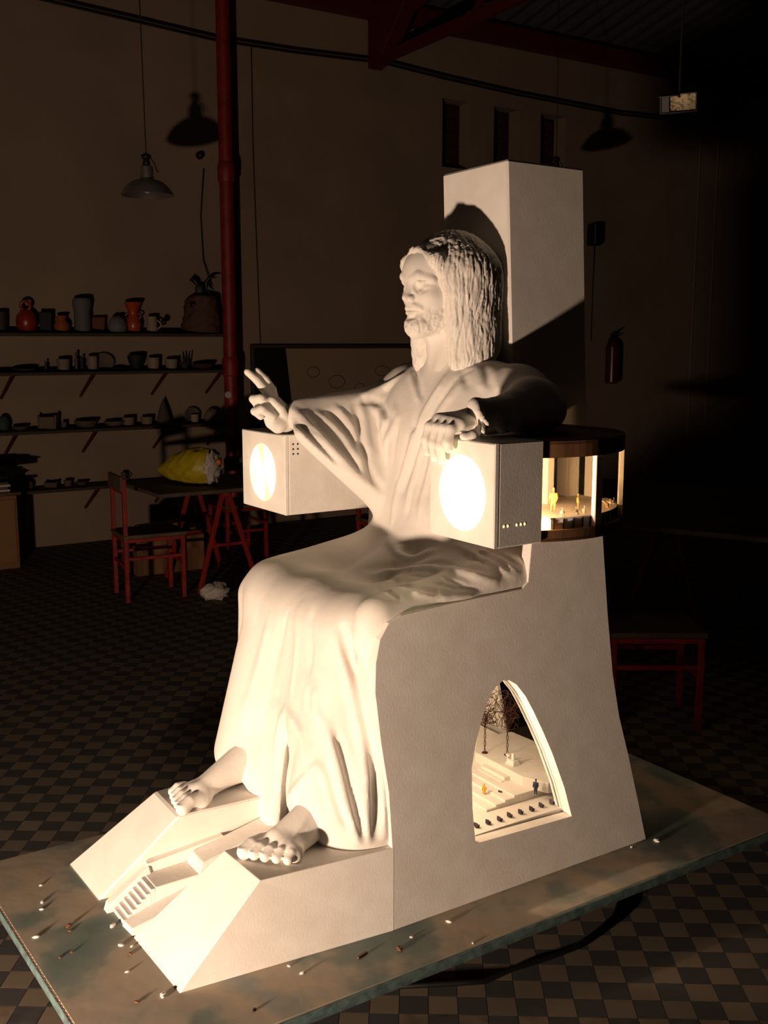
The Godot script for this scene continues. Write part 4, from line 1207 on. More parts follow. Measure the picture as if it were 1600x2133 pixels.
func build_hands(mb: MB) -> void:
	# raised far hand: first two fingers stretched up, the others folded, thumb beside them
	var f := Field.new()
	var z := -3.06
	f.cone(Vector3(1.68, 1.512, z + 0.01), 0.031, Vector3(1.622, 1.510, z), 0.029, 0.02)
	f.cone(Vector3(1.622, 1.510, z), 0.030, Vector3(1.584, 1.556, z), 0.025, 0.03)
	f.cone(Vector3(1.61, 1.497, z + 0.010), 0.030, Vector3(1.553, 1.528, z + 0.024), 0.026, 0.025)
	f.cone(Vector3(1.575, 1.488, z + 0.030), 0.025, Vector3(1.552, 1.500, z + 0.034), 0.022, 0.02)
	finger(f, [Vector3(1.585, 1.560, z - 0.004), Vector3(1.574, 1.603, z - 0.004), Vector3(1.550, 1.635, z - 0.004), Vector3(1.520, 1.663, z - 0.004)], 0.0152, 0.004)
	finger(f, [Vector3(1.565, 1.575, z + 0.004), Vector3(1.540, 1.607, z + 0.004), Vector3(1.514, 1.636, z + 0.004), Vector3(1.484, 1.660, z + 0.004)], 0.0150, 0.004)
	finger(f, [Vector3(1.545, 1.545, z + 0.040), Vector3(1.508, 1.578, z + 0.046), Vector3(1.490, 1.576, z + 0.028), Vector3(1.512, 1.550, z + 0.018)], 0.0155, 0.004)
	finger(f, [Vector3(1.543, 1.522, z + 0.054), Vector3(1.504, 1.545, z + 0.062), Vector3(1.486, 1.538, z + 0.044), Vector3(1.512, 1.520, z + 0.034)], 0.0145, 0.004)
	finger(f, [Vector3(1.602, 1.506, z + 0.03), Vector3(1.572, 1.545, z + 0.052), Vector3(1.545, 1.570, z + 0.050), Vector3(1.520, 1.572, z + 0.040)], 0.0160, 0.005)
	f.build(mb, Vector3(1.44, 1.44, z - 0.09), Vector3(1.72, 1.70, z + 0.11), 0.0034)
	# near hand lying on the box, fingers hanging over its front edge
	f = Field.new()
	f.cone(Vector3(1.78, 1.550, -2.195), 0.030, Vector3(1.715, 1.552, -2.195), 0.028, 0.02)
	for k in 4:
		var zz := -2.243 + k * 0.031
		f.cone(Vector3(1.715, 1.548, -2.20 + (zz + 2.20) * 0.5), 0.024, Vector3(1.640, 1.553 - 0.002 * k, zz), 0.017, 0.025)
		finger(f, [Vector3(1.640, 1.552 - 0.002 * k, zz), Vector3(1.612, 1.535, zz - 0.003), Vector3(1.602, 1.502 - 0.004 * [0, 2, 3, 0][k], zz - 0.004), Vector3(1.606, 1.468 - 0.004 * [0, 3, 4, -4][k], zz - 0.003)], 0.0145)
	finger(f, [Vector3(1.715, 1.535, -2.155), Vector3(1.675, 1.530, -2.115), Vector3(1.645, 1.522, -2.105), Vector3(1.622, 1.519, -2.112)], 0.0140)
	f.build(mb, Vector3(1.57, 1.42, -2.29), Vector3(1.81, 1.60, -2.06), 0.0036)

func build_feet(mb: MB) -> void:
	# heel, ball; toes fan out from the ball
	for foot in [[Vector3(1.43, 0.462, -2.40), Vector3(1.195, 0.440, -2.322), -1.0], [Vector3(1.38, 0.462, -2.80), Vector3(1.135, 0.440, -2.760), 1.0]]:
		var f := Field.new()
		var heel: Vector3 = foot[0]
		var ball: Vector3 = foot[1]
		var inner: float = foot[2]                                     # side of the big toe
		var fw := (ball - heel)
		fw.y = 0
		fw = fw.normalized()
		var sd := Vector3(-fw.z, 0, fw.x).normalized()
		if sd.z < 0: sd = -sd
		f.cone(heel + Vector3(0, 0.01, 0), 0.048, heel + Vector3(0.0, 0.14, 0), 0.046, 0.03)
		f.cone(heel - fw * -0.03 + Vector3(0, 0.06, 0), 0.048, ball - fw * 0.02 + Vector3(0, 0.016, 0) + sd * inner * 0.024, 0.030, 0.05)
		f.cone(heel - fw * -0.03 + Vector3(0, 0.02, 0), 0.044, ball - fw * 0.03 + Vector3(0, 0.002, 0) - fw * 0.012 - sd * inner * 0.030, 0.019, 0.05)
		f.cone(ball + sd * 0.048 + Vector3(0, 0.004, 0), 0.026, ball - sd * 0.048, 0.023, 0.03)
		for k in 5:
			var u := (k - 2.0) / 2.0                                    # -1 big toe .. 1 little toe
			var base := ball - sd * inner * u * 0.054 + fw * (0.014 - 0.013 * maxf(u + 0.3, 0.0))
			var dirn := (fw - sd * inner * u * 0.12).normalized()
			var ln := 0.058 - 0.0055 * k
			var r := 0.0215 if k == 0 else 0.0165 - 0.0006 * k
			f.cone(base + Vector3(0, 0.010, 0), r, base + dirn * ln * 0.55 + Vector3(0, 0.013, 0), r * 0.86, 0.006)
			f.cone(base + dirn * ln * 0.55 + Vector3(0, 0.013, 0), r * 0.86, base + dirn * ln + Vector3(0, 0.001, 0), r * 0.95, 0.003)
			f.ell(base + dirn * (ln + r * 0.45) + Vector3(0, r * 0.75, 0), Vector3(r * 0.55, 0.0022, r * 0.55), 0.0015)
		for k in 4:                                                    # tendons on the instep
			var u := (k - 1.5) / 1.5
			f.fold([heel + fw * 0.06 + Vector3(0, 0.09, 0), ball - fw * 0.05 - sd * inner * u * 0.02 + Vector3(0, 0.04, 0), ball - sd * inner * u * 0.036 + Vector3(0, 0.022, 0)], 0.008, 0.004)
		f.build(mb, Vector3(ball.x - 0.12, 0.40, minf(ball.z, heel.z) - 0.12), Vector3(heel.x + 0.07, 0.68, maxf(ball.z, heel.z) + 0.12), 0.0038)

# ------------------------------------------------------------------ small people and furniture inside the model
func figurine(h: float, pose: String, cell: float) -> MB:
	# a little standing, sitting or walking person, h tall when upright, standing on y = 0 and facing -x
	var f := Field.new()
	var u := h / 7.5
	var hip := Vector3(0, 3.7 * u, 0)
	if pose == "sit": hip.y = 0.9 * u
	var neck := hip + Vector3(0.1 * u, 2.5 * u, 0)
	f.cone(hip, 0.75 * u, hip + Vector3(0, 1.3 * u, 0), 0.72 * u, 0.4 * u)
	f.cone(hip + Vector3(0, 1.6 * u, 0.55 * u), 0.55 * u, hip + Vector3(0, 1.6 * u, -0.55 * u), 0.55 * u, 0.5 * u)
	f.cone(neck, 0.3 * u, neck + Vector3(0, 0.5 * u, 0), 0.3 * u, 0.2 * u)
	f.ell(neck + Vector3(-0.08 * u, 0.85 * u, 0), Vector3(0.48, 0.6, 0.42) * u, 0.15 * u)
	for s in [-1.0, 1.0]:
		var sh := hip + Vector3(0, 1.95 * u, 0.95 * u * s)
		var el := sh + Vector3(-0.1 * u, -1.4 * u, 0.25 * u * s)
		var ha := el + Vector3(-0.7 * u, -0.9 * u, -0.2 * u * s)
		if pose == "sit": ha = el + Vector3(-1.1 * u, -0.2 * u, -0.3 * u * s)
		f.cone(sh, 0.36 * u, el, 0.30 * u, 0.25 * u)
		f.cone(el, 0.29 * u, ha, 0.22 * u, 0.1 * u)
		var hj := hip + Vector3(0, 0, 0.4 * u * s)
		var kn := hip + Vector3(-0.15 * u, -1.8 * u, 0.45 * u * s)
		var an := Vector3(0.1 * u, 0.3 * u, 0.45 * u * s)
		if pose == "sit":
			kn = hip + Vector3(-1.7 * u, 0.25 * u, 0.45 * u * s)
			an = kn + Vector3(-0.3 * u, -1.0 * u, 0)
		elif pose == "walk":
			an.x = 0.7 * u * s
			kn.x = 0.2 * u * s - 0.2 * u
		f.cone(hj, 0.5 * u, kn, 0.38 * u, 0.2 * u)
		f.cone(kn, 0.36 * u, an, 0.25 * u, 0.1 * u)
		f.cone(an, 0.26 * u, an + Vector3(-0.6 * u, -0.08 * u, 0), 0.2 * u, 0.1 * u)
	var mb := MB.new()
	f.build(mb, Vector3(-3.2, -0.4, -1.8) * u, Vector3(1.8, 8.2, 1.8) * u, cell)
	return mb

func build_gallery_life() -> void:
	M.clay_orange = mat(Color(0.84, 0.66, 0.42), 0.8)
	M.clay_white = mat(Color(0.86, 0.82, 0.74), 0.8)
	single("figurine", figurine(0.066, "walk", 0.0022), M.clay_orange, "tallest orange-brown miniature person standing in the round gallery", "figurine", Vector3(1.905, 1.3045, -2.085), 0.6, "gallery figurines")
	var a := figurine(0.034, "sit", 0.0018).mesh()
	var spots := [[1.885, -2.028, 0.9, "seated miniature person just right of the standing orange one"], [1.925, -2.018, 1.4, "seated miniature person between the orange one and the bright column"], [1.958, -2.022, 1.1, "seated miniature person left of the bright gallery column"], [2.075, -2.055, 1.3, "upper seated miniature person right of the bright gallery column"], [2.105, -2.075, 0.6, "second seated miniature person right of the bright column"], [2.13, -2.085, 1.8, "last seated miniature person at the gallery's right end"]]
	for k in spots.size():
		single("figurine", a, M.clay_white if k != 3 else M.clay_orange, spots[k][3], "figurine", Vector3(spots[k][0], 1.3045, spots[k][1]), spots[k][2], "gallery figurines")
	single("figurine", figurine(0.045, "stand", 0.002), M.clay_orange, "small ochre person half hidden by the bright gallery column", "figurine", Vector3(1.985, 1.3045, -2.075), 2.4, "gallery figurines")

func wire_tree(at: Vector3, h: float, seed_: int, label: String) -> void:
	var rng := RandomNumberGenerator.new()
	rng.seed = seed_
	var t := thing("wire_tree", label, "model tree", at, 0.0, "wire trees on the chapel stage")
	var mb := MB.new()
	for s in 2:                                              # trunk of two twisted wires
		var pts := []
		for i in 15:
			var a := i * 0.9 + s * PI
			pts.append(Vector3(cos(a) * 0.0028, h * 0.45 * i / 14.0, sin(a) * 0.0028))
		mb.tube(pts, 0.0013, 5)
	part("trunk", mb, M.copper_wire, t)
	mb = MB.new()
	mb.lathe(Vector3.ZERO, [Vector2(0.011, 0), Vector2(0.010, 0.002), Vector2(0.0005, 0.0025)], 10)
	part("base_coil", mb, M.copper_wire, t)
	mb = MB.new()
	for b in 22:
		var p := Vector3(0, h * rng.randf_range(0.35, 0.5), 0)
		var d := Vector3(rng.randf_range(-0.5, 0.5), 1.0, rng.randf_range(-0.5, 0.5)).normalized()
		var pts := [p]
		for i in 26:
			d = (d + Vector3(rng.randf_range(-1, 1), rng.randf_range(-0.75, 0.85), rng.randf_range(-1, 1)) * 0.75).normalized()
			var q: Vector3 = pts[-1] + d * 0.0075
			var off := Vector2(q.x, q.z)
			if off.length() > h * 0.18: d = (d - Vector3(off.x, 0, off.y).normalized() * 1.4).normalized()
			if q.y > h: d.y = -absf(d.y)
			if q.y < h * 0.38: d.y = absf(d.y)
			pts.append(pts[-1] + d * 0.0075)
		mb.tube(pts, 0.0010, 4)
	part("wire_crown", mb, M.copper_wire, t)

func build_chapel_life() -> void:
	M.chair_blue = mat(Color(0.24, 0.22, 0.26), 0.7)
	wire_tree(Vector3(2.10, 0.412, -2.60), 0.24, 3, "left wire tree with tangled crown behind the pointed arch")
	wire_tree(Vector3(2.150, 0.412, -2.545), 0.24, 9, "second wire tree, just left of the white altar")
	wire_tree(Vector3(2.175, 0.412, -2.37), 0.14, 14, "small bare wire tree right of the altar")
	wire_tree(Vector3(2.235, 0.412, -2.335), 0.13, 21, "wire tree closest to the arch's right edge")
	var t := thing("altar", "small white altar with a pointed top on the stage", "altar", Vector3(2.115, 0.412, -2.475), 0.0)
	var mb := MB.new(); mb.hexa([Vector3(-0.016, 0, -0.02), Vector3(0.016, 0, -0.02), Vector3(0.016, 0, 0.02), Vector3(-0.016, 0, 0.02)], [Vector3(-0.009, 0.016, -0.015), Vector3(0.009, 0.016, -0.015), Vector3(0.009, 0.016, 0.015), Vector3(-0.009, 0.016, 0.015)], 0.001)
	part("pedestal", mb, M.plaster, t)
	mb = MB.new(); mb.box(Vector3(0, 0.026, 0.002), Vector3(0.008, 0.022, 0.012), 0.001)
	part("post", mb, M.plaster, t)
	mb = MB.new(); mb.box(Vector3(0, 0.024, -0.022), Vector3(0.010, 0.006, 0.018), 0.001)
	part("table_slab", mb, M.plaster, t)
	mb = MB.new(); mb.box(Vector3(0, 0.011, -0.024), Vector3(0.006, 0.022, 0.006), 0.0005)
	part("table_leg", mb, M.plaster, t)
	mb = MB.new(); mb.box(Vector3(0, 0.020, 0), Vector3(0.035, 0.040, 0.03), 0.002)
	single("plaster_block", mb, M.plaster, "pale plaster block at the back opening of the chapel", "block", Vector3(2.285, 0.3555, -2.565))
	mb = MB.new()
	mb.tube([Vector3(0, 0, 0), Vector3(-0.012, 0.012, -0.02), Vector3(-0.02, 0.014, -0.045), Vector3(-0.02, 0.006, -0.055), Vector3(-0.014, 0.002, -0.045), Vector3(-0.008, 0.016, -0.04)], 0.0010, 5)
	single("wire_curl", mb, M.copper_wire, "loose curl of wire on the pale plaster block", "wire", Vector3(2.285, 0.3965, -2.56))
	var cols := [["yellow_figurine", Color(0.80, 0.62, 0.10), "tiny person in a yellow coat at the arch's left side", Vector3(1.955, 0.364, -2.42), 0.040], ["blue_figurine", Color(0.18, 0.22, 0.34), "tiny person in dark blue standing before the stage", Vector3(2.075, 0.378, -2.318), 0.050]]
	for c in cols:
		var o := single("figurine", figurine(c[4], "stand", 0.0017), mat(c[1], 0.8), c[2], "figurine", c[3], 0.5, "chapel figurines")
		o.set_meta("label", c[2])
	var seat := MB.new(); seat.box(Vector3(0.003, 0.0065, 0), Vector3(0.012, 0.0022, 0.012), 0.0004)
	var back := MB.new(); back.box(Vector3(-0.004, 0.0105, 0), Vector3(0.0022, 0.013, 0.013), 0.0004)
	var leg := MB.new(); leg.box(Vector3(0.003, 0.003, 0), Vector3(0.010, 0.0058, 0.010), 0.0004)
	var ms := seat.mesh(); var mk := back.mesh(); var ml := leg.mesh()
	for k in 8:
		var ord: String = ["first", "second", "third", "fourth", "fifth", "sixth", "seventh", "eighth"][k]
		var ch := thing("miniature_chair", "%s tiny grey chair from the left in the chapel row" % ord, "chair", Vector3(1.811 + 0.0415 * k, 0.3552, -2.275 + 0.002 * (k % 3)), 0.25 + 0.1 * sin(k * 2.1), "row of miniature chairs")
		part("seat", ms, M.chair_blue, ch); part("backrest", mk, M.chair_blue, ch); part("pedestal", ml, M.chair_blue, ch)
	var ch2 := thing("miniature_chair", "lone tiny chair beside the yellow miniature person", "chair", Vector3(2.0, 0.364, -2.395), 0.4, "row of miniature chairs")
	part("seat", ms, M.chair_blue, ch2); part("backrest", mk, M.chair_blue, ch2); part("pedestal", ml, M.chair_blue, ch2)

# ------------------------------------------------------------------ furniture
func red_chair(at: Vector3, turn: float, label: String, called := "red_chair") -> void:
	# faces +x; a red tube frame with a plain board seat and back
	var back := called == "red_chair"
	var t := thing(called, label, "chair" if back else "stool", at, turn, "red steel chairs" if back else "")
	var mb := MB.new(); mb.box(Vector3(0.0, 0.452, 0), Vector3(0.44, 0.026, 0.37), 0.004)
	part("seat", mb, M.brown_board, t, "dark wooden seat board")
	if back:
		mb = MB.new(); mb.box(Vector3(-0.215, 0.815, 0), Vector3(0.022, 0.10, 0.35), 0.004)
		part("backrest", mb, M.brown_board, t, "dark wooden back board")
	for s in [-1.0, 1.0]:
		mb = MB.new(); mb.bar(Vector3(-0.20, 0.0, 0.165 * s), Vector3(-0.20, 0.85 if back else 0.438, 0.165 * s), 0.028, 0.028)
		part("leg", mb, M.red, t)
		mb = MB.new(); mb.bar(Vector3(0.195, 0.0, 0.165 * s), Vector3(0.195, 0.438, 0.165 * s), 0.028, 0.028)
		part("leg", mb, M.red, t)
		mb = MB.new(); mb.bar(Vector3(-0.186, 0.425, 0.165 * s), Vector3(0.181, 0.425, 0.165 * s), 0.025, 0.025)
		part("seat_rail", mb, M.red, t)
		mb = MB.new(); mb.bar(Vector3(-0.186, 0.30, 0.165 * s), Vector3(0.181, 0.30, 0.165 * s), 0.022, 0.022)
		part("stretcher", mb, M.red, t)
	for x in [-0.20, 0.195]:
		mb = MB.new(); mb.bar(Vector3(x, 0.425, -0.151), Vector3(x, 0.425, 0.151), 0.025, 0.025)
		part("seat_rail", mb, M.red, t)
		mb = MB.new(); mb.bar(Vector3(x, 0.25, -0.151), Vector3(x, 0.25, 0.151), 0.022, 0.022)
		part("stretcher", mb, M.red, t)
	if not back: return
	mb = MB.new(); mb.bar(Vector3(-0.20, 0.755, -0.151), Vector3(-0.20, 0.755, 0.151), 0.022, 0.022)
	part("back_rail", mb, M.red, t)

func trestle(at: Vector3, turn: float, label: String, len: float) -> void:
	# a red saw-horse: a top bar along z and an A of legs at each end
	var t := thing("trestle", label, "trestle", at, turn, "red trestles")
	var mb := MB.new(); mb.box(Vector3(0, 0.695, 0), Vector3(0.05, 0.035, len), 0.003)
	part("top_bar", mb, M.red, t)
	for e in [-1.0, 1.0]:
		for s in [-1.0, 1.0]:
			mb = MB.new(); mb.bar(Vector3(0.025 * s, 0.69, len * 0.46 * e), Vector3(0.23 * s, 0.0, len * 0.5 * e), 0.030, 0.030)
			part("leg", mb, M.red, t)
		mb = MB.new(); mb.bar(Vector3(-0.125, 0.33, len * 0.48 * e), Vector3(0.125, 0.33, len * 0.48 * e), 0.022, 0.022)
		part("spreader", mb, M.red, t)

func build_furniture() -> void:
	trestle(Vector3(3.13, 0, -7.13), 0.0, "red trestle under the table with the yellow bag", 0.62)
	trestle(Vector3(4.95, 0, -7.13), 0.0, "red trestle at the far end of the yellow bag's table", 0.62)
	var mb := MB.new(); mb.box(Vector3(0, 0, 0), Vector3(3.1, 0.028, 0.78), 0.004)
	single("table_top", mb, M.brown_board, "long brown table board on red trestles by the shelves", "table", Vector3(4.15, 0.7272, -7.13))
	red_chair(Vector3(2.60, 0, -6.98), -0.10, "red chair with dark seat left of the trestle table")
	red_chair(Vector3(4.30, 0, -6.45), -1.45, "red chair pushed to the table, seen under the far box")
	red_chair(Vector3(5.05, 0, -6.46), -1.6, "second red chair under the far box, right of another")
	red_chair(Vector3(3.70, 0, -7.86), 1.5, "red chair standing behind the trestle table")
	red_chair(Vector3(3.655, 0, -3.32), -0.59, "red stool with dark seat to the right behind the white throne", "red_stool")
	# big table on the right
	var a := 0.42
	mb = MB.new(); mb.box(Vector3(0, 0, 0), Vector3(1.9, 0.03, 2.7), 0.004)
	single("table_top", mb, M.brown_board, "large dark table board at the right edge of the picture", "table", Vector3(5.42, 0.7285, -4.10), a)
	trestle(Vector3(5.05, 0, -3.25), a + PI / 2, "red trestle under the right end of the large dark table", 0.9)
	trestle(Vector3(5.55, 0, -4.75), a + PI / 2, "red trestle deeper under the large dark table", 0.9)
	# yellow sack with white stuff spilling
	M.yellow = mat(Color(0.62, 0.55, 0.06), 0.5)
	var bag := thing("yellow_bag", "yellow plastic bag lying on the table, white paper showing at its mouth", "bag", Vector3(2.98, 0.7412, -7.13), -0.95)
	var rows := []
	for i in 24:
		var u := i / 23.0
		var r := 0.128 * pow(sin(PI * minf(u * 0.66 + 0.01, 0.5)), 0.85)
		if u > 0.86: r *= 1.0 - (u - 0.86) * 1.1                    # the rim of the open mouth turns in
		var line := PackedVector3Array()
		for j in 30:
			var g := TAU * j / 30
			var k := 1.0 + 0.20 * NZ.get_noise_3d(u * 4.0, cos(g) * 2.0, sin(g) * 2.0) + 0.09 * NZ.get_noise_3d(u * 12.0, cos(g) * 6.0, sin(g) * 6.0)
			var p := Vector3(-0.27 + u * 0.46, 0.095 + 0.045 * u + sin(g) * r * k * 1.08, cos(g) * r * k)
			p.y = maxf(p.y, 0.002 + 0.001 * sin(j * 1.0))
			line.push_back(p)
		rows.append(line)
	mb = MB.new(); mb.grid(rows)
	part("sack", mb, M.yellow, bag)
	M.paper = mat(Color(0.66, 0.63, 0.60), 0.7)
	mb = MB.new(); mb.blob(Vector3(0.180, 0.132, 0.0), Vector3(0.065, 0.112, 0.108), NZ, 0.5, 3.4, 26)
	part("crumpled_paper", mb, M.paper, bag, "crumpled white paper in the bag's mouth")
	mb = MB.new(); mb.blob(Vector3(0.240, 0.170, -0.01), Vector3(0.02, 0.022, 0.024), NZ, 0.3, 2.0, 10)
	part("orange_scrap", mb, mat(Color(0.85, 0.35, 0.12), 0.6), bag, "orange scrap in the bag's mouth")
	mb = MB.new(); mb.blob(Vector3(0, 0.055, 0), Vector3(0.105, 0.062, 0.075), NZ, 0.5, 2.6, 20, 0.0015)
	single("plastic_bag", mb, M.paper, "crumpled white plastic bag on the floor by the trestle", "bag", Vector3(2.92, 0, -6.60))
	mb = MB.new()
	mb.lathe(Vector3.ZERO, [Vector2(0.001, 0), Vector2(0.033, 0), Vector2(0.033, 0), Vector2(0.033, 0.10), Vector2(0.033, 0.10), Vector2(0.028, 0.10), Vector2(0.028, 0.01)], 18)
	single("tin_can", mb, M.alu, "small pale tin can on the table near the yellow bag", "can", Vector3(3.33, 0.7412, -6.85))
	for k in 3:
		mb = MB.new(); mb.box(Vector3(0, 0.011, 0), Vector3(0.5 - 0.05 * k, 0.022, 0.14), 0.002)
		single("plank", mb, M.wood_raw if k != 1 else M.brown_board, ["lowest plank stacked on the floor behind the red chair", "middle dark plank stacked behind the red chair", "topmost plank stacked behind the red chair"][k], "plank", Vector3(3.0, 0.30 + 0.0222 * k, -7.75), 0.1 * k)
	mb = MB.new(); mb.box(Vector3(0, 0.15, 0), Vector3(0.55, 0.3, 0.36), 0.006)
	single("wooden_box", mb, M.wood_raw, "low wooden box under the shelf behind the red chair", "box", Vector3(3.0, 0, -7.75))
	mb = MB.new(); mb.box(Vector3(0, 0.10, 0), Vector3(0.30, 0.20, 0.24), 0.005)
	single("dark_carton", mb, M.black, "dark carton beside the low wooden box", "carton", Vector3(3.45, 0, -8.42))
	# cabinet and things on it at the left edge
	var cab := thing("cabinet", "tan wooden cabinet at the left edge below the shelves", "cabinet", Vector3(1.55, 0, -8.62))
	mb = MB.new(); mb.box(Vector3(0, 0.29, 0), Vector3(1.04, 0.58, 0.44), 0.005)
	part("body", mb, mat(Color(0.45, 0.31, 0.17), 0.7), cab)
	mb = MB.new(); mb.box(Vector3(0, 0.593, 0.005), Vector3(1.10, 0.025, 0.47), 0.004)
	part("top", mb, M.brown_board, cab)
	for s in [-1.0, 1.0]:
		mb = MB.new(); mb.box(Vector3(0.255 * s, 0.30, 0.226), Vector3(0.49, 0.50, 0.012), 0.003)
		var d := part("door", mb, mat(Color(0.47, 0.33, 0.18), 0.7), cab)
		mb = MB.new(); mb.lathe(Vector3(0.03 * s, 0.34, 0.232), [Vector2(0.012, 0), Vector2(0.014, 0.012), Vector2(0.001, 0.018)], 10, Basis(Vector3.RIGHT, PI / 2))
		part("knob", mb, M.black, d)
	for k in 4:
		mb = MB.new(); mb.box(Vector3(0, 0.009, 0), Vector3(0.62 - 0.04 * (k % 2), 0.018, 0.34), 0.002)
		single("board_sheet", mb, M.brown_board if k % 2 else M.paper, ["lowest pale board in the pile on the cabinet", "lower dark board in the pile on the cabinet", "upper pale board in the pile on the cabinet", "topmost dark board in the pile on the cabinet"][k], "board", Vector3(1.72, 0.6065 + 0.0182 * k, -8.60), 0.03 * k, "pile of boards on the cabinet")
	mb = MB.new(); mb.blob(Vector3(0, 0.052, 0), Vector3(0.34, 0.055, 0.20), NZ, 0.5, 3.0, 24, 0.0)
	single("dark_cloth", mb, M.black, "heap of black cloth on the pile at the left", "cloth", Vector3(1.85, 0.68, -8.62))

